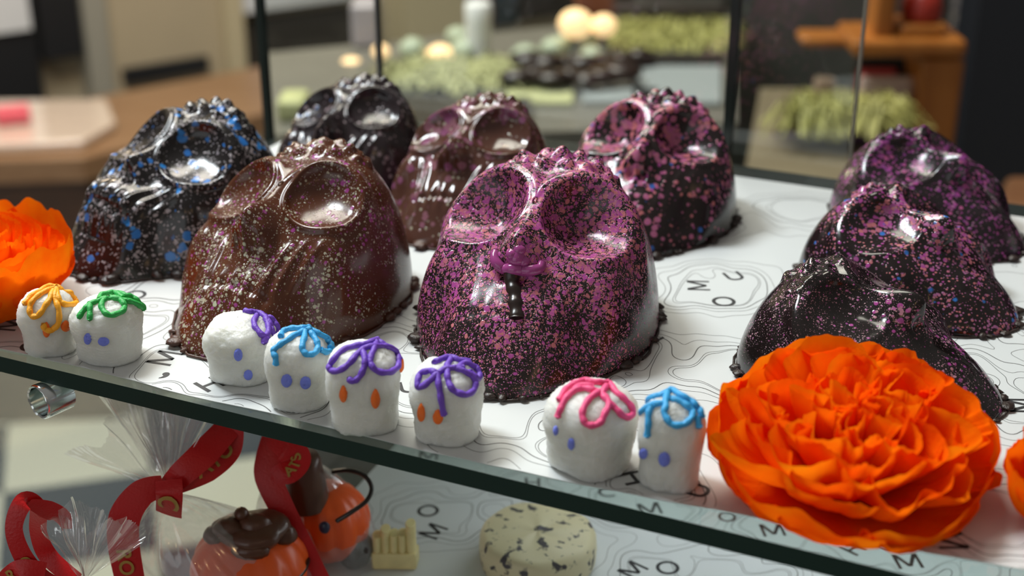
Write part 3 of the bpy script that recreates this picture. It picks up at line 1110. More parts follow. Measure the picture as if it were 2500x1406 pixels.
def sugar_skull(box, yaw, label, conv, ice, icename, strokes, eyes, eyecol, seed, extra=(), wscale=1.0, r0=.00122):
    x0, y0, x1, y1 = box
    cx = (x0 + x1) / 2
    f = G(cx, y1 - 6, ZP)
    k = pxm(f)
    wd_ = (x1 - x0) / k * wscale
    dp = wd_ * .98
    yc = f[1] + dp * .36
    base = np.array([f[0] * yc / f[1], yc, ZP + .0002])
    top = D(cx, y0 + 8, yc + dp * .05)
    hg = top[2] - base[2]
    o = empty('sugar_skull', tuple(base), yaw)
    tag(o, label, 'sugar skull', 'small white sugar skulls along the shelf edge')
    V, F = sugar_body(wd_, dp, hg, seed)
    body = mesh('skull_body', V, F, M['sugar'], o)
    bvh = world_bvh([body])
    fb = float(np.linalg.norm(base + [0, 0, hg * .6] - np.array([0, 0, CAMH])))
    mb = MB()
    rnd = random.Random(seed)
    for st in strokes:
        P = stroke(bvh, [conv(p) for p in st], 0, r0 * .55, fb, 7)
        ph = rnd.uniform(0, 6)
        mb.tube(P, [r0 * (1 + .10 * math.sin(i * .9 + ph)) for i in range(len(P))], 10)
    to_local(o, mb.build('icing_bow', ICE[ice], None)).__setitem__('label', icename)
    for (ex, ey, rx, ry) in eyes:
        pts = []
        kx = conv((ex, ey))
        sc = (conv((ex + 100, ey))[0] - kx[0]) / 100
        l0, n0 = on_surface(bvh, kx[0], kx[1], fb)
        nu, nv = 18, 6
        ring = []
        for j in range(nv + 1):
            a = j / nv
            for i in range(nu):
                b = 2 * math.pi * i / nu
                tear = 1.0 if eyecol == 'eye_blue' else (1 - .35 * max(0, -math.sin(b)))
                px_, py_ = kx[0] + a * rx * sc * math.cos(b) * tear, kx[1] + a * ry * sc * math.sin(b)
                l, nn = on_surface(bvh, px_, py_, fb)
                ring.append(np.array(l + nn * (.0009 * math.sqrt(max(0, 1 - a * a)) - .0001)))
        P = np.array(ring).reshape(nv + 1, nu, 3)
        F = []
        for j in range(nv):
            for i in range(nu):
                F.append((j * nu + i, (j + 1) * nu + i, (j + 1) * nu + (i + 1) % nu, j * nu + (i + 1) % nu))
        to_local(o, mesh('eye', P.reshape(-1, 3), F, ICE[eyecol]))
    for (ex, ey, rr) in extra:
        kx = conv((ex, ey))
        l, nn = on_surface(bvh, kx[0], kx[1], fb)
        e = MB().ball(tuple(l), (rr * .7, rr * .7, rr * 1.3), 1, .05)
        to_local(o, e.build('icing_dab', ICE['eye_orange'])).__setitem__('label', 'orange dab of icing')
    return o


sugar_skull((62, 700, 200, 880), R(6), 'white sugar skull with a yellow icing bow, leftmost by the orange flower', ZA, 'yellow', 'yellow icing bow', [
    [(190, 825), (240, 770), (310, 720), (370, 692), (430, 700)],
    [(400, 710), (330, 740), (262, 790), (232, 850), (245, 905), (290, 910), (340, 850), (380, 780), (408, 720)],
    [(420, 720), (420, 790), (445, 870), (440, 960), (400, 1010), (345, 1005), (328, 970)],
    [(430, 710), (440, 780), (480, 825), (560, 820), (585, 780), (540, 720), (470, 690), (420, 698)]],
    [(355, 1015, 32, 62), (502, 987, 42, 46)], 'eye_orange', 1)
sugar_skull((192, 715, 358, 902), R(-16), 'white sugar skull with a green icing bow and blue eyes', ZA, 'green', 'green icing bow', [
    [(605, 925), (650, 865), (690, 830), (760, 800), (850, 780), (950, 800), (1030, 820), (1095, 860)],
    [(688, 935), (692, 870), (685, 825)],
    [(800, 785), (775, 830), (800, 890), (860, 910), (930, 880), (945, 830), (900, 785), (840, 775)],
    [(760, 795), (770, 760), (840, 742), (890, 745), (940, 785)],
    [(890, 742), (960, 762), (1010, 778), (1060, 822), (1095, 860)]],
    [(668, 1085, 31, 46), (790, 1105, 46, 36)], 'eye_blue', 2)
sugar_skull((508, 762, 682, 950), R(-10), 'tilted white sugar skull with purple icing at its right side and blue eyes', ZB, 'purple', 'purple icing bow', [
    [(400, 142), (450, 150), (540, 160), (600, 190), (650, 250), (665, 310), (685, 370)],
    [(500, 175), (470, 230), (490, 290), (545, 340), (585, 310), (580, 250), (560, 190), (520, 165)],
    [(560, 180), (600, 250), (610, 300), (640, 350), (655, 390)],
    [(545, 340), (552, 392)], [(548, 350), (600, 380), (655, 398)]],
    [(343, 495, 38, 55), (425, 660, 39, 46)], 'eye_blue', 3)
sugar_skull((656, 800, 815, 1014), R(-6), 'white sugar skull with a sky blue icing bow, beside the tilted one', ZB, 'blue', 'sky blue icing bow', [
    [(660, 572), (655, 500), (640, 460), (700, 415), (780, 360), (870, 310), (925, 292)],
    [(700, 350), (712, 312), (780, 288), (860, 282), (925, 278)],
    [(900, 300), (880, 380), (870, 440), (900, 490), (950, 490), (990, 450), (985, 390), (950, 330), (915, 298)],
    [(930, 292), (990, 320), (1060, 360), (1115, 400), (1105, 450), (1060, 475), (1015, 450)], [(1060, 370), (1085, 400), (1085, 440)]],
    [(742, 708, 48, 58), (898, 725, 48, 56)], 'eye_blue', 4)
sugar_skull((803, 830, 985, 1072), R(-4), 'white sugar skull with a purple bow, teardrop orange eyes and an orange dab', ZB, 'purple', 'purple icing bow', [
    [(1490, 378), (1400, 405), (1290, 430), (1190, 480), (1118, 570), (1108, 615), (1160, 630), (1240, 590), (1310, 510), (1390, 445), (1490, 430), (1590, 445), (1650, 490), (1675, 540)],
    [(1370, 460), (1385, 530), (1380, 600), (1345, 670), (1300, 715), (1255, 690)],
    [(1480, 390), (1450, 480), (1435, 560), (1480, 620), (1560, 640), (1635, 610), (1655, 560), (1635, 480), (1560, 430), (1490, 392)]],
    [(1210, 815, 36, 76), (1475, 855, 42, 86)], 'eye_orange', 5, [(1678, 575, .0024)])
sugar_skull((1004, 872, 1182, 1098), R(-14), 'white sugar skull with a purple bow close to the magenta chocolate skull', ZB, 'purple', 'purple icing bow', [
    [(1958, 570), (2020, 540), (2090, 520), (2160, 545), (2250, 558)],
    [(2200, 610), (2100, 610), (2010, 640), (1930, 710), (1850, 765), (1828, 720), (1860, 650), (1930, 635), (1980, 650)],
    [(2090, 530), (2065, 620), (2070, 700), (2110, 780), (2190, 820), (2268, 800), (2288, 720), (2230, 650), (2130, 610)],
    [(1985, 650), (2005, 740), (2020, 850), (2045, 980)],
    [(2160, 610), (2210, 570), (2285, 600), (2322, 660), (2305, 700), (2250, 640)]],
    [(1852, 970, 36, 82), (1990, 1005, 46, 66)], 'eye_orange', 6)
sugar_skull((1325, 932, 1548, 1178), R(-38), 'white sugar skull with a pink icing bow', ZC, 'pink', 'pink icing bow', [
    [(328, 460), (360, 380), (420, 270), (520, 200), (640, 210), (720, 240)],
    [(335, 312), (390, 222), (470, 162), (580, 125), (700, 142), (800, 142)],
    [(450, 250), (540, 172), (660, 182)],
    [(700, 240), (620, 300), (560, 400), (565, 490), (620, 540), (710, 520), (760, 440), (800, 360), (780, 290), (710, 230)],
    [(810, 142), (860, 222), (950, 300), (1020, 390), (1010, 450), (960, 460), (880, 410), (810, 330), (740, 260), (790, 172)]],
    [(300, 590, 26, 50), (447, 718, 36, 62)], 'eye_blue', 7)
sugar_skull((1550, 955, 1712, 1212), R(-18), 'white sugar skull with a blue icing bow touching the big orange flower', ZC, 'blue', 'blue icing bow', [
    [(1150, 312), (1240, 282), (1330, 252), (1400, 214)],
    [(1085, 420), (1150, 400), (1220, 350), (1320, 340)],
    [(1180, 640), (1190, 540), (1200, 430), (1230, 360)],
    [(1370, 230), (1350, 330), (1340, 430), (1400, 520), (1500, 530), (1590, 480), (1590, 400), (1500, 330), (1390, 290)],
    [(1410, 214), (1500, 262), (1600, 332), (1660, 400), (1680, 460)],
    [(1640, 470), (1658, 560)]],
    [(1135, 810, 44, 56), (1335, 865, 60, 74)], 'eye_blue', 8)


# ------------------------------------------------------------------ crepe paper flowers
def flower(center, radius, height, seed, label, open_=1.0, rings=9, lean=(0, 0), outer=6, wild=1.0, tilt=0.):
    rng = np.random.RandomState(seed)
    o = empty('paper_flower', tuple(center))
    tag(o, label, 'paper flower', 'orange crepe paper flowers on the upper shelf')
    nt_, nz = 420, 18
    ct, st_ = math.cos(tilt), math.sin(tilt)

    def tipped(P):
        Q = P.copy()
        z0 = height * .15
        Q[..., 1] = P[..., 1] * ct - (P[..., 2] - z0) * st_
        Q[..., 2] = P[..., 1] * st_ + (P[..., 2] - z0) * ct + z0 + .16 * radius * st_
        low = Q[..., 2] < .004
        Q[..., 2] = np.where(low, .0006 + .0034 * np.exp(np.minimum(Q[..., 2] - .004, 0) / .006), Q[..., 2])
        return Q

    th = np.linspace(0, 2 * np.pi, nt_, endpoint=False)
    t = np.linspace(0, 1, nz)
    for k in range(rings):
        f = k / (rings - 1)                       # 0 outermost .. 1 innermost
        Rk = radius * (1 - f * .93) * (1.0 if k else 1.02)
        zk = height * (.50 + .50 * math.sqrt(max(0, 1 - (1 - f) ** 2.0)))
        P = np.zeros((nt_, nz, 3))
        ripple = np.zeros((nt_, nz))
        tip = np.zeros((nt_,))
        side = np.zeros((nt_, nz))
        for n_, am in ((2, .08), (4, .12), (7, .13), (11, .11), (17, .07), (29, .03)):
            nn = max(2, int(round(n_ * (1 - .55 * f))))
            ph = rng.uniform(0, 6.28)
            dr = rng.uniform(-1.2, 1.2)
            ripple += am * np.sin(nn * th[:, None] + ph + dr * t[None, :])
            side += 1.6 * am / nn * np.cos(nn * th[:, None] + ph * 1.3 + 1.5 * t[None, :]) * 2.2
            tip += .16 * am * np.sin(nn * th + ph * 2.1)
        for n_, am in ((60, .016), (97, .012)):
            tip += am * np.sin(n_ * th + rng.uniform(0, 6.28))
        amp = wild * radius * (.46 + .26 * f)
        r_ = Rk * (.12 + .88 * np.sin(t * np.pi / 2) ** .85)[None, :] + amp * ripple * (t ** 1.5)[None, :] * (1.0 if Rk > .4 * radius else .7)
        if k == 0:
            r_ = np.minimum(r_, radius * 1.07)
        z_ = zk * (t ** 1.15)[None, :] + height * .5 * tip[:, None] * (t ** 2)[None, :]
        a = th[:, None] + side * (t ** 1.5)[None, :]
        r_ = np.maximum(r_, .001)
        P[..., 0] = r_ * np.cos(a)
        P[..., 1] = r_ * np.sin(a)
        P[..., 2] = np.maximum(z_ + .0006, .0006)
        P = tipped(P)
        P[..., 0] += lean[0] * (P[..., 2] / height)
        P[..., 1] += lean[1] * (P[..., 2] / height)
        MB().grid(P, wrap=True).build('ruffled_petal', M['crepe'] if k % 2 else M['crepe2'], o)
    for k in range(outer):
        a0 = 2 * math.pi * (k + .35 * rng.rand()) / outer + seed
        sp = 2 * math.pi / outer * .72
        nu, nv = 40, 14
        P = np.zeros((nu, nv, 3))
        ph = rng.uniform(0, 6.28, 4)
        for i in range(nu):
            u = i / (nu - 1) * 2 - 1
            for j in range(nv):
                v = j / (nv - 1)
                an = a0 + u * sp * (.55 + .45 * v)
                rr = radius * (.30 + .72 * math.sin(min(1, v * 1.05) * math.pi / 2)) * (1 - .05 * abs(u) ** 3 * v) + radius * .04 * v * math.sin(5 * u + ph[0])
                zz = height * .62 * open_ * v ** 2.2 * (1 - .25 * u * u * v) + height * .05 * v * math.sin(9 * u + ph[1]) + height * .015 * v * math.sin(23 * u + ph[2])
                P[i, j] = (rr * math.cos(an), rr * math.sin(an), max(zz, .0004) + .0004)
        P = tipped(P)
        MB().grid(P).build('outer_petal', M['crepe'], o)
    return o


fc = G(2066, 1172, ZP)
flower((fc[0], fc[1], ZP), .0475, .0335, 4, 'big orange crepe paper flower in front of the glossy dark skull', tilt=.24)
fl2 = G(-70, 752, ZP)
flower((fl2[0], fl2[1], ZP), .046, .039, 9, 'orange crepe paper flower at the left end of the shelf', wild=.25, rings=12, open_=1.45)
fr = G(2690, 1290, ZP)
flower((fr[0], fr[1], ZP), .032, .036, 14, 'orange crepe paper flower cut off at the right edge', rings=7)


# ------------------------------------------------------------------ bags, ribbons and sweets on the lower shelf
def ribbon(mb, pts, wdt, twist=None, texts=(), facing=(0, -.91, .41), n=10, back=None):
    """flat strip through 3-D points; texts = (string, from, height share, flip) printed in gold along it"""
    P = np.array(spline(pts, n))
    N = len(P)
    T = np.gradient(P, axis=0)
    T /= np.linalg.norm(T, axis=1, keepdims=True) + 1e-12
    fc_ = np.array(facing, float)
    Sd = np.cross(T, fc_)
    Sd /= np.linalg.norm(Sd, axis=1, keepdims=True) + 1e-12
    if twist is not None:
        tw = np.interp(np.linspace(0, 1, N), np.linspace(0, 1, len(twist)), twist)
        nn = np.cross(T, Sd)
        Sd = Sd * np.cos(tw)[:, None] + nn * np.sin(tw)[:, None]
    Nn = np.cross(Sd, T)
    cum = np.concatenate([[0], np.cumsum(np.linalg.norm(np.diff(P, axis=0), axis=1))])
    W_ = np.array(wdt) if hasattr(wdt, '__len__') else np.array([wdt, wdt])
    Wd = np.interp(np.linspace(0, 1, N), np.linspace(0, 1, len(W_)), W_)
    nw = 5
    g = np.zeros((N, nw, 3))
    for j in range(nw):
        s_ = (j / (nw - 1) - .5)
        g[:, j] = P + Sd * (Wd * s_)[:, None] + Nn * (.04 * Wd * (1 - 4 * s_ * s_))[:, None]
    mb.grid(g, 0)
    for (txt, pos, hs, flip) in texts:
        V, F = glyph(txt, .03)
        hh = Wd.mean() * hs
        c = cum[-1] * pos
        pts_ = []
        for v in V:
            s_ = c + v[0] * hh * flip
            wv = v[1] * hh * flip
            i = np.interp(s_, cum, np.arange(N))
            a = int(min(max(math.floor(i), 0), N - 2))
            fr_ = i - a
            p = P[a] * (1 - fr_) + P[a + 1] * fr_
            sd_ = Sd[a] * (1 - fr_) + Sd[a + 1] * fr_
            nn = Nn[a]
            sg = 1 if np.dot(nn, fc_) > 0 else -1
            pts_.append(p - sd_ * wv * 1 + nn * sg * (.0006 + .04 * Wd.mean()))
        mb.add(pts_, F, 1)


def fan(mb, K, a0, a1, length, seed, amp=.006, U=(0, .35, .937), n=90, m=12):
    rng = np.random.RandomState(seed)
    U = np.array(U)
    Nv = np.array([0, -.937, .35])
    th = np.linspace(a0, a1, n)
    zig = np.zeros(n)
    x = 0
    sgn = 1
    i = 0
    while i < n:
        st = rng.randint(6, 15)
        for q_ in range(st):
            if i + q_ < n:
                zig[i + q_] = sgn * (q_ / st * 2 - 1) * rng.uniform(.5, 1.1)
        sgn *= -1
        i += st
    L = length * (1 + .14 * np.sin(th * 5 + rng.uniform(0, 6)) + .07 * np.sin(th * 13 + rng.uniform(0, 6)) + .05 * rng.normal(0, 1, n).cumsum() / 4)
    P = np.zeros((n, m, 3))
    for j in range(m):
        t = j / (m - 1)
        for i in range(n):
            P[i, j] = K + (.05 + .95 * t) * L[i] * (math.sin(th[i]) * np.array([1, 0, 0]) + math.cos(th[i]) * U) + Nv * (amp * zig[i] * t ** .8 + .002 * math.sin(7 * t + th[i] * 9))
    mb.grid(P)


def bag_body(mb, K, B, rad, seed, n=90, m=22, sy=.8):
    rng = np.random.RandomState(seed)
    th = np.linspace(0, 2 * np.pi, n, endpoint=False)
    ph = rng.uniform(0, 6.28, 8)
    P = np.zeros((n, m, 3))
    for j in range(m):
        t = j / (m - 1)
        c = K * (1 - t) + B * t
        r_ = .0025 + (rad - .0025) * math.sin(min(t * 1.35, 1) * math.pi / 2) ** .9 * (1 if t < .95 else .98)
        cre = np.zeros(n)
        for k, (f, a) in enumerate(((5, .07), (9, .06), (14, .05), (23, .035))):
            cre += a * np.abs(np.sin(f * th / 2 + ph[k] + 2 * t * (k % 3 - 1))) * (1 - .5 * t)
        rr = r_ * (1 + cre - .1)
        P[:, j, 0] = c[0] + rr * np.cos(th)
        P[:, j, 1] = c[1] + rr * sy * np.sin(th)
        P[:, j, 2] = c[2]
    mb.grid(P, wrap=True)


def mk_bag(name, K, B, rad, fans, seed, label):
    o = empty(name, tuple(B))
    tag(o, label, 'gift bag', 'cellophane gift bags on the lower shelf')
    mb = MB()
    bag_body(mb, np.array(K), np.array(B), rad, seed)
    to_local(o, mb.build('cellophane_body', M['cello']))
    mb = MB()
    for k, (a0, a1, L, U) in enumerate(fans):
        fan(mb, np.array(K), R(a0), R(a1), L, seed * 7 + k, U=U)
    to_local(o, mb.build('cellophane_top', M['cello']))
    return o


def px3(lst):
    return [D(a, b, y) for a, b, y in lst]


# first bag: pumpkin with a chocolate frog-like lump on top
K1 = D(412, 1208, .535)
B1 = G(600, 1470, ZL) + [0, 0, .0012]
bag1 = mk_bag('gift_bag', K1, B1, .038, [(-70, 8, .046, (0, .45, .89)), (-34, 22, .052, (0, .25, .97)), (-20, 30, .045, (0, .1, .99))], 3, 'clear cellophane bag tied with a red ribbon round an orange pumpkin')
mb = MB()
ribbon(mb, px3([(400, 1200, .53), (440, 1160, .528), (500, 1105, .535), (560, 1040, .55)]), [.008, .011, .0125, .011])
ribbon(mb, px3([(566, 1038, .55), (552, 1095, .545), (500, 1140, .535), (425, 1180, .528)]), [.0105, .0135, .014, .010], texts=[('ATO', .48, .55, -1)])
ribbon(mb, px3([(400, 1185, .527), (345, 1205, .524), (305, 1262, .52), (302, 1330, .518), (318, 1420, .515)]), [.009, .012, .014, .014, .013], texts=[('RO', .82, .5, 1)])
ribbon(mb, px3([(412, 1172, .524), (413, 1212, .520), (412, 1256, .526)]), [.0115, .0118, .0118], texts=[('C', .5, .8, 1)])
to_local(bag1, mb.build('ribbon', [M['ribbon'], M['gold']])).__setitem__('label', 'red ribbon with gold letters')

# second bag at the lower left
K2 = D(205, 1418, .475)
B2 = np.array([K2[0] - .005, K2[1] + .02, ZL + .0012])
bag2 = mk_bag('gift_bag', K2, B2, .030, [(-40, 40, .030, (0, .2, .98)), (-25, 58, .027, (0, .5, .86))], 5, 'small cellophane bag with a looped red ribbon at the lower left')
mb = MB()
ribbon(mb, px3([(150, 1440, .470), (95, 1408, .468), (52, 1350, .468), (34, 1285, .470), (58, 1226, .474), (92, 1238, .482), (94, 1300, .490), (120, 1360, .49), (190, 1420, .48)]),
       [.008, .0085, .0075, .007, .0078, .0078, .0075, .008, .007], texts=[('VO', .16, .6, 1)])
ribbon(mb, px3([(70, 1228, .475), (112, 1242, .480), (148, 1262, .485), (163, 1290, .49)]), [.0035, .008, .0085, .004])
ribbon(mb, px3([(-10, 1440, .468), (45, 1395, .465), (110, 1400, .466)]), [.007, .009, .009], texts=[('R', .5, .6, 1)])
to_local(bag2, mb.build('ribbon', [M['ribbon'], M['gold']])).__setitem__('label', 'red ribbon with gold letters')

# third bag: pumpkin under a dark hat
B3 = G(800, 1365, ZL) + [0, 0, .0012]
K3 = D(715, 1105, .585)
bag3 = mk_bag('gift_bag', K3, B3, .0275, [(-30, 30, .022, (0, .2, .98))], 11, 'cellophane bag with a long red ribbon round the pumpkin with a dark hat')
mb = MB()
ribbon(mb, px3([(668, 1070, .565), (656, 1120, .560), (655, 1165, .556), (688, 1240, .550), (735, 1330, .545), (782, 1425, .540)]), [.011, .012, .0125, .0115, .0105, .0105])
ribbon(mb, px3([(655, 1072, .562), (700, 1090, .556), (722, 1122, .555), (700, 1152, .555), (662, 1160, .556)]), [.006, .013, .014, .012, .006], texts=[('ATS', .62, .42, -1)], facing=(.3, -.86, .41))
to_local(bag3, mb.build('ribbon', [M['ribbon'], M['gold']])).__setitem__('label', 'red ribbon with gold letters')


def pumpkin_mesh(c, r_, h, ribs=10, dep=.07, nu=80, nv=30):
    mb = MB()
    P = np.zeros((nu, nv, 3))
    for i in range(nu):
        a = 2 * math.pi * i / nu
        for j in range(nv):
            b = math.pi * (j + .02) / (nv - .96)
            rr = r_ * math.sin(b) ** .85 * (1 - dep * (abs(math.cos(a * ribs / 2)) ** 6) * math.sin(b))
            P[i, j] = (c[0] + rr * math.cos(a), c[1] + rr * math.sin(a), c[2] + h * math.cos(b))
    mb.grid(P[:, ::-1], wrap=True)
    return mb


pc = np.array([B1[0] + .004, B1[1] - .002, ZL + .0215])
p1 = empty('chocolate_pumpkin', (pc[0], pc[1], ZL + .002))
tag(p1, 'orange chocolate pumpkin topped by a dark lumpy spider, in the tied bag', 'chocolate pumpkin')
to_local(p1, pumpkin_mesh(pc, .027, .0195).build('body', M['orangechoc']))
mb = MB()
tz = pc[2] + .0175
mb.ball((pc[0] + .002, pc[1] - .003, tz + .003), (.0165, .013, .0078), 2, .06, 28, 16)
mb.ball((pc[0] - .0065, pc[1] - .006, tz + .0075), (.0075, .006, .0045), 3, .05)
mb.ball((pc[0] + .0045, pc[1] - .005, tz + .0080), (.0085, .006, .0045), 7, .05)
mb.ball((pc[0] - .001, pc[1] - .004, tz + .0130), (.0034, .0034, .0030), 4, .03)
mb.ball((pc[0] - .013, pc[1] - .002, tz + .0005), (.006, .006, .005), 9, .06)
mb.ball((pc[0] + .0165, pc[1] - .001, tz + .0005), (.006, .006, .005), 10, .06)
mb.ball((pc[0] + .004, pc[1] - .012, tz - .0005), (.009, .006, .005), 11, .06)
sp_ = to_local(p1, mb.build('spider', M['milkchoc']))
sp_['label'] = 'dark chocolate spider'
mb = MB()
mb.tube([(pc[0] + .0262 * math.cos(a), pc[1] + .0262 * math.sin(a), pc[2] - .003 + .005 * math.sin(a + 2)) for a in np.linspace(-2.6, .4, 24)], .0010, 8)
to_local(p1, mb.build('chocolate_band', M['darkchoc']))

pc2 = np.array([B3[0] + .001, B3[1] + .002, ZL + .0205])
p2 = empty('chocolate_pumpkin', (pc2[0], pc2[1], ZL + .002))
tag(p2, 'orange chocolate pumpkin with a dark hat and thin wire handle', 'chocolate pumpkin')
to_local(p2, pumpkin_mesh(pc2, .0205, .0190).build('body', M['orangechoc']))
mb = MB()
hc = D(748, 1228, pc2[1] - .006)
P = np.zeros((40, 6, 3))
for i in range(40):
    a = 2 * math.pi * i / 40
    for j, (r_, z_) in enumerate(((.0115, 0), (.0105, .006), (.0095, .014), (.0085, .022), (.007, .026), (.0001, .027))):
        P[i, j] = (hc[0] + r_ * math.cos(a), hc[1] + r_ * math.sin(a), hc[2] + z_)
mb.grid(P, wrap=True)
to_local(p2, mb.build('hat', M['milkchoc'])).__setitem__('label', 'brown chocolate hat')
mb = MB()
mb.tube(spline(px3([(812, 1152, .580), (850, 1148, .575), (888, 1160, .570), (907, 1190, .565), (895, 1222, .560), (858, 1250, .557), (822, 1272, .556)]), 8), .0011, 8)
to_local(p2, mb.build('handle', M['darkchoc']))
mb = MB().ball(D(792, 1288, .5565), (.0026, .0018, .0032), 2, .02)
to_local(p2, mb.build('eye', plain('navy_icing', (.02, .025, .06), .3)))

# truffle, white chocolate chunk, speckled round cake
g0 = G(866, 1392, ZPL)
t_ = MB().ball((g0[0], g0[1] + .006, ZPL + .0078), .0088, 5, .05, 24, 16).build('truffle', plain('dark_truffle', (.035, .024, .020), .55, bump=.0008, bscale=420))
tag(t_, 'small round dark truffle beside the hatted pumpkin', 'truffle')
g1 = G(962, 1402, ZPL)
ch = empty('white_chocolate_piece', (g1[0], g1[1] + .008, ZPL))
tag(ch, 'pale yellow ridged piece of white chocolate beside the truffle', 'chocolate piece')
M['whitechoc'] = plain('white_chocolate', (.72, .62, .30), .4, var=.10, vscale=120)
mb = MB()
for k in range(5):
    x = g1[0] - .008 + k * .0040
    hgt_ = .0175 + .0035 * math.sin(k * 1.9) + (.003 if k > 1 else 0)
    mb.prism([(x + .0025 * math.cos(a), g1[1] + .008 + .0040 * math.sin(a)) for a in np.linspace(0, 2 * math.pi, 14, endpoint=False)], ZPL + .0001, ZPL + hgt_)
to_local(ch, bevelled(mb.build('ridged_block', M['whitechoc']), .0006, 2))
o_ = mb2 = MB().prism([(g1[0] - .011, g1[1] + .0035), (g1[0] + .0105, g1[1] + .0030), (g1[0] + .0115, g1[1] + .0125), (g1[0] - .010, g1[1] + .0135)], ZPL + .0001, ZPL + .009)
to_local(ch, bevelled(mb2.build('base_block', M['whitechoc']), .001, 2))


def speckled(name, base, dark, scale, th):
    m, t, b, _ = newmat(name)
    co = t.nodes.new('ShaderNodeTexCoord')
    n = t.nodes.new('ShaderNodeTexNoise')
    n.inputs['Scale'].default_value = scale
    n.inputs['Detail'].default_value = 2.5
    t.links.new(co.outputs['Object'], n.inputs['Vector'])
    k = math_(t, 'MULTIPLY', math_(t, 'SUBTRACT', n.outputs[0], th), 14, True)
    t.links.new(mixc(t, k, base, dark), b.inputs['Base Color'])
    b.inputs['Roughness'].default_value = .5
    return m


gc = G(1312, 1385, ZPL)
mb = MB()
P = np.zeros((72, 9, 3))
for i in range(72):
    a = 2 * math.pi * i / 72
    for j, (r_, z_) in enumerate(((.001, .0), (.0265, .0), (.0278, .002), (.0282, .008), (.0278, .0140), (.0266, .0168), (.024, .0176), (.012, .0180), (.0002, .0180))):
        wob = 1 + .012 * math.sin(3 * a + 1) + .008 * math.sin(7 * a)
        P[i, j] = (gc[0] + r_ * wob * math.cos(a), gc[1] + .004 + r_ * wob * math.sin(a), ZPL + .0002 + z_ * (1 + .02 * math.sin(5 * a + j)))
mb.grid(P, wrap=True)
ck = mb.build('round_cake', speckled('white_chocolate_with_cookie_bits', (.60, .54, .34), (.055, .050, .055), 170, .57))
tag(ck, 'round pale yellow cake speckled with dark bits on the lower shelf', 'cake')

# ------------------------------------------------------------------ blurred shop behind the case
ZC_ = -.25
cb = empty('display_counter', (.1, 1.9, ZF))
tag(cb, 'dark display counter with trays behind the glass case', 'counter')
cpts = [G(655, 330, ZC_), G(1330, 322, ZC_), G(1800, 300, ZC_), G(1790, 25, ZC_), G(640, 130, ZC_)]
M['counter'] = plain('grey_counter_top', (.16, .15, .125), .3, var=.1, vscale=6)
M['counter2'] = wood('dark_counter_wood', (.028, .020, .015), (.055, .036, .025), .4)
to_local(cb, MB().prism(cpts, ZC_ - .02, ZC_).build('counter_top', M['counter'], smooth=False))
cc_ = sum(cpts) / len(cpts)
to_local(cb, MB().prism([cc_ + (p - cc_) * .97 for p in cpts], ZF, ZC_ - .02).build('counter_base', M['counter2'], smooth=False))
M['shred'] = plain('yellow_green_shreds', (.34, .33, .09), .6, var=.25, vscale=60)
M['shred2'] = plain('pale_yellow_shreds', (.42, .43, .20), .6, var=.2, vscale=60)
M['trayw'] = plain('pale_grey_tray', (.30, .33, .33), .35)
M['wax'] = plain('pale_green_candy', (.42, .48, .34), .4)
M['trayd'] = plain('dark_tray', (.030, .025, .020), .4)


def standing(name, x0, x1, yb, hpx, dep, mat, label, cat, group=None, rz=0., z=ZC_, bev=.006, lift=.0006):
    a, b = G(x0, yb, z), G(x1, yb, z)
    c = (a + b) / 2
    k = pxm(c)
    wd_, h = (x1 - x0) / k, hpx / k
    o = bevelled(MB().box((c[0], c[1] + dep / 2, z + h / 2 + lift), (wd_, dep, h), rz).build(name, mat), min(bev, h * .3))
    if label:
        tag(o, label, cat, group)
    return o


def shreds(x0, x1, y0, y1, z, seed, mat, hgt=.02, n=150, ln=.05):
    rnd = random.Random(seed)
    mb = MB()
    for _ in range(n):
        p = G(rnd.uniform(x0, x1), rnd.uniform(y0, y1), z)
        a = rnd.uniform(0, 6.28)
        l = rnd.uniform(.5, 1.2) * ln
        h = rnd.uniform(.2, 1) * hgt
        w_ = .0013
        d_ = np.array([math.cos(a), math.sin(a), 0])
        s_ = np.array([-d_[1], d_[0], .3])
        pts = spline([p + [0, 0, .002], p + d_ * l * .35 + [0, 0, h + .003], p + d_ * l * .7 + [0, 0, h * .5 + .003 + rnd.uniform(0, hgt * .4)], p + d_ * l + [0, 0, .002 + rnd.uniform(0, hgt * .3)]], 4)
        g = np.array([[q_ - s_ * w_, q_ + s_ * w_] for q_ in pts])
        mb.grid(g)
    return mb


def tray(x0, x1, ya, yb, mat, label, z=ZC_, th=.008):
    P = [G(x0, yb, z), G(x1, yb, z), G(x1, ya, z), G(x0, ya, z)]
    o = bevelled(MB().prism(P, z + .0005, z + th).build('tray', mat, smooth=False), .003)
    return tag(o, label, 'tray')


tray(1455, 1765, 108, 148, M['trayw'], 'long pale tray under the yellow green shreds')
s_ = shreds(1465, 1755, 72, 125, ZC_ + .008, 3, M['shred'], .018, 700, .05).build('paper_shreds', M['shred'])
tag(s_, 'yellow green paper shreds on the long pale tray', 'paper shreds', kind='stuff')
tray(1540, 1762, 172, 262, M['trayw'], 'wide pale grey tray at the front right of the counter')
tag(bevelled(MB().prism([G(1480, 166, ZC_), G(1765, 166, ZC_), G(1765, 152, ZC_), G(1480, 152, ZC_)], ZC_ + .001, ZC_ + .016).build('dark_bar', M['trayd'], smooth=False), .003), 'dark bar lying between the two pale trays', 'bar')
tag(bevelled(MB().prism([G(1500, 66, ZC_), G(1765, 66, ZC_), G(1765, 50, ZC_), G(1500, 50, ZC_)], ZC_ + .001, ZC_ + .03).build('dark_bar', M['trayd'], smooth=False), .003), 'dark bar behind the yellow green shreds', 'bar')
tray(945, 1240, 168, 228, M['trayd'], 'dark tray holding pale yellow shreds')
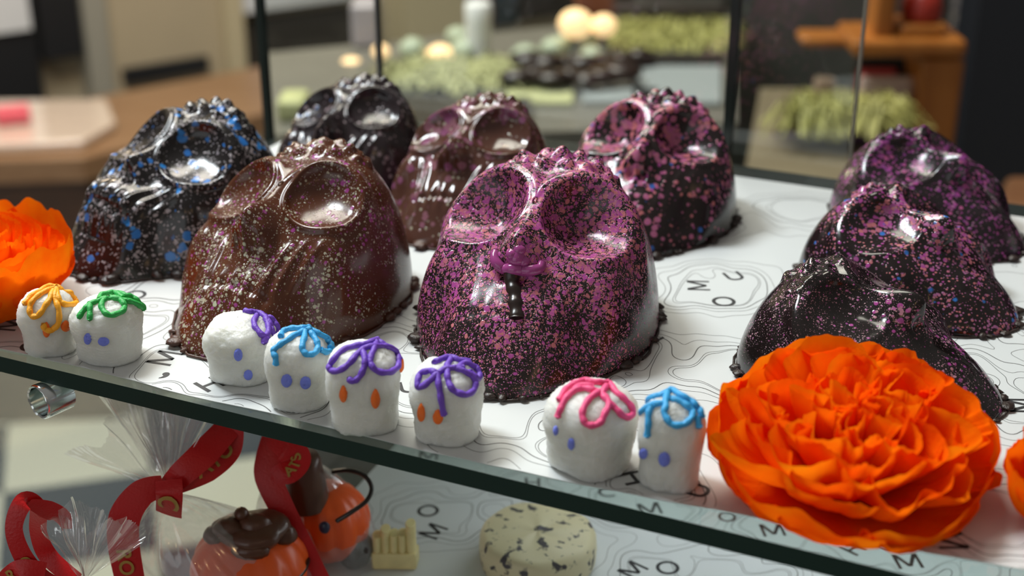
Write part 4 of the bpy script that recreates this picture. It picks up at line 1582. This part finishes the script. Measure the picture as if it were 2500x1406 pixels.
s_ = shreds(955, 1235, 165, 215, ZC_ + .008, 5, M['shred2'], .016, 700, .05).build('paper_shreds', M['shred2'])
tag(s_, 'pale yellow paper shreds on the dark tray', 'paper shreds', kind='stuff')
standing('cream_block', 676, 745, 300, 52, .06, M['shred2'], 'pale cream block at the left end of the counter', 'block')
tray(1235, 1400, 205, 262, M['shred2'], 'pale yellow mat under the heap of dark chocolates')
tray(940, 1300, 250, 318, M['trayd'], 'flat dark tray along the front of the counter')
tray(1420, 1610, 228, 258, M['trayw'], 'small pale tray in front of the dark chocolates')
rnd = random.Random(4)
spots = [(1262, 215), (1300, 205), (1345, 220), (1390, 210), (1432, 222), (1470, 215), (1512, 208), (1290, 180), (1335, 182), (1385, 178), (1430, 185), (1475, 176), (1520, 172), (1560, 162)]
for k, (a, b) in enumerate(spots):
    p = G(a, b + 10, ZC_)
    r_ = rnd.uniform(.017, .024)
    o = MB().ball((p[0], p[1], ZC_ + .012 + r_ * .5), (r_ * 1.25, r_, r_ * .55), k, .04, 14, 9).build('dark_chocolate', M['darkchoc'])
    tag(o, 'dark chocolate lump in the heap on the counter', 'chocolate', 'heap of dark chocolates on the counter')
for k, (a, b) in enumerate([(1282, 165), (1350, 150), (1372, 142), (1445, 172), (1008, 150), (1120, 120), (1135, 150)]):
    p = G(a, b, ZC_)
    o = MB().ball((p[0], p[1], ZC_ + .017), (.020, .018, .016), k, .03, 14, 9).build('candy_ball', M['wax'])
    tag(o, 'pale green sweet on the counter', 'sweet', 'pale green sweets on the counter')
standing('dark_chocolate_bar', 1060, 1215, 168, 12, .05, M['trayd'], 'dark flat bar under the white candle', 'bar')
p = G(1168, 158, ZC_)
cdl = MB()
P = np.zeros((32, 6, 3))
for i in range(32):
    a = 2 * math.pi * i / 32
    for j, (r_, z_) in enumerate(((.018, 0), (.0185, .02), (.0185, .05), (.0185, .072), (.016, .075), (.0003, .072))):
        P[i, j] = (p[0] + r_ * math.cos(a), p[1] + .02 + r_ * math.sin(a), ZC_ + .008 + z_)
cdl.grid(P, wrap=True)
tag(cdl.build('white_candle', plain('white_wax', (.85, .85, .83), .25)), 'short white candle standing on the dark bar', 'candle')


def glow(name, col, st):
    m, t, b, _ = newmat(name)
    b.inputs['Base Color'].default_value = c4(col)
    b.inputs['Emission Color'].default_value = c4(col)
    b.inputs['Emission Strength'].default_value = st
    return m


M['spot_glow'] = glow('warm_spot_glow', (1, .66, .34), 1.5)  # glowing balls on stems stand in for warm reflection spots
for (a, b, s_, lab) in ((1405, 58, .024, 'large glowing warm light spot above the counter'), (1474, 62, .018, 'smaller glowing warm light spot right of the large one'), (1075, 138, .020, 'warm light spot left of the white candle'),
                        (930, 126, .012, 'tiny warm light spot beside the thin pane edge'), (858, 166, .018, 'dim warm light spot behind the dark blue skull')):
    p = D(a, b, 1.95)
    lo_ = empty('warm_spot', (p[0], p[1], ZC_ + .001))
    tag(lo_, lab, 'lamp')
    hz = p[2] - ZC_
    to_local(lo_, MB().ball(tuple(p), (s_, s_, s_ * .85), 1, 0, 18, 12).build('spot_ball', M['spot_glow']))
    to_local(lo_, MB().tube([(p[0], p[1], ZC_ + .002), (p[0], p[1], p[2] - s_ * .7)], .006, 10).build('spot_stem', M['trayw']))
standing('brown_box', 1408, 1502, 42, 90, .12, plain('rust_box', (.25, .075, .03), .5), 'rust brown box at the back of the counter', 'box')
standing('grey_box', 1560, 1765, 42, 90, .10, plain('grey_green_box', (.13, .13, .11), .5), 'grey box at the back right of the counter', 'box')
bx = standing('silver_bag', 858, 925, 118, 105, .06, plain('mauve_film', (.42, .38, .40), .25), 'crumpled mauve bag leaning at the counter end', 'bag')

a_, b_ = D(1500, 0, 2.34), D(2330, 0, 2.34)
rk = bevelled(MB().box(((a_[0] + b_[0]) / 2, 2.42, (ZF + .55) / 2), (b_[0] - a_[0], .16, .55 - ZF)).build('storage_rack', plain('dark_grey_green_rack', (.070, .072, .060), .5, var=.3, vscale=5)), .01)
tag(rk, 'dark grey green storage unit standing behind both counters', 'storage unit')
# right side: beige counter, basket, orange cabinet, dark doorway
sc_ = empty('side_counter', (.5, 1.6, ZF))
tag(sc_, 'beige side counter at the right behind the skulls', 'counter')
sp4 = [G(1806, 492, ZC_), G(2212, 500, ZC_), G(2226, 215, ZC_), G(1856, 215, ZC_)]
to_local(sc_, MB().prism(sp4, ZC_ - .03, ZC_).build('counter_top', wood('beige_counter_wood', (.17, .135, .085), (.21, .17, .11), .35), smooth=False))
c4_ = sum(sp4) / 4
to_local(sc_, MB().prism([c4_ + (p - c4_) * .95 for p in sp4], ZF, ZC_ - .03).build('counter_base', M['counter2'], smooth=False))
bk = empty('basket', tuple(G(2070, 335, ZC_)))
tag(bk, 'low purple basket full of yellow green shreds', 'basket')
M['purple'] = plain('purple_band', (.10, .022, .11), .5)
pb = [G(1890, 334, ZC_), G(2205, 352, ZC_), G(2212, 316, ZC_), G(1915, 310, ZC_)]
to_local(bk, MB().prism(pb, ZC_ + .001, ZC_ + .018).build('basket_wall', M['purple'], smooth=False))
mb = shreds(1935, 2185, 302, 328, ZC_ + .018, 9, M['shred'], .038, 800, .040)
s_ = mb.build('paper_shreds', M['shred'])
tag(s_, 'yellow green paper shreds heaped in the purple basket', 'paper shreds', kind='stuff')
standing('sweet_packet', 2090, 2222, 300, 112, .015, plain('cream_packet', (.58, .44, .36), .5), 'cream and red packet standing behind the basket', 'packet')
standing('red_packet', 2084, 2180, 292, 122, .012, plain('red_packet', (.50, .055, .05), .4), 'red packet behind the yellow green shreds', 'packet', lift=.002)
standing('brown_packet', 1985, 2035, 296, 105, .02, plain('tan_packet', (.36, .25, .17), .5), 'tan packet left of the red packet', 'packet')

cab = empty('wooden_cabinet', tuple(G(2250, 330, ZF)))
tag(cab, 'orange brown wooden cabinet at the right of the basket', 'cabinet')
M['orangewood'] = wood('orange_wood', (.27, .085, .010), (.36, .13, .022), .35, 6, (8, 8, 1))
YC = 1.62


def cabbox(name, x0, y0, x1, y1, Y, dep, mat=None, zlow=None):
    a, b = D(x0, (y0 + y1) / 2, Y), D(x1, (y0 + y1) / 2, Y)
    zt_, zb = D((x0 + x1) / 2, y0, Y)[2], D((x0 + x1) / 2, y1, Y)[2]
    if zlow is not None:
        zb = zlow
    return to_local(cab, bevelled(MB().box(((a[0] + b[0]) / 2, Y + dep / 2, (zt_ + zb) / 2), (b[0] - a[0], dep, zt_ - zb)).build(name, mat or M['orangewood']), .006))


cabbox('top', 2085, 100, 2362, 142, YC, .10)
cabbox('side_panel', 2236, 144, 2340, 430, YC + .01, .09, zlow=ZF + .002)
cabbox('back_panel', 2085, 144, 2236, 260, YC + .08, .02, M['dkbrown'])
cabbox('side_panel', 1960, 92, 2085, 118, YC + .05, .05)
cabbox('upright', 2145, -160, 2195, 100, YC + .02, .05)
cabbox('crate', 2200, 62, 2310, 98, YC + .02, .06)
tag(MB().ball(tuple(D(2250, 20, YC + .05)), .026, 1, .02).build('red_apple', plain('red_ball', (.30, .02, .01), .35)), 'dark red ball on top of the orange cabinet', 'ball')
wr = MB().box((1.585, 2.2, .1), (1.75, .1, 2.86)).build('wall_right', plain('navy_wall', (.010, .012, .017), .5), smooth=False)
tag(wr, kind='structure')
rb = bevelled(MB().prism([G(2440, 500, -.3), G(2640, 520, -.3), G(2640, 430, -.3), G(2455, 425, -.3)], ZF + .001, -.3).build('wooden_stool', wood('brown_stool', (.14, .06, .025), (.19, .09, .04), .4), smooth=False), .01)
tag(rb, 'brown wooden block standing before the dark wall at right', 'stool')
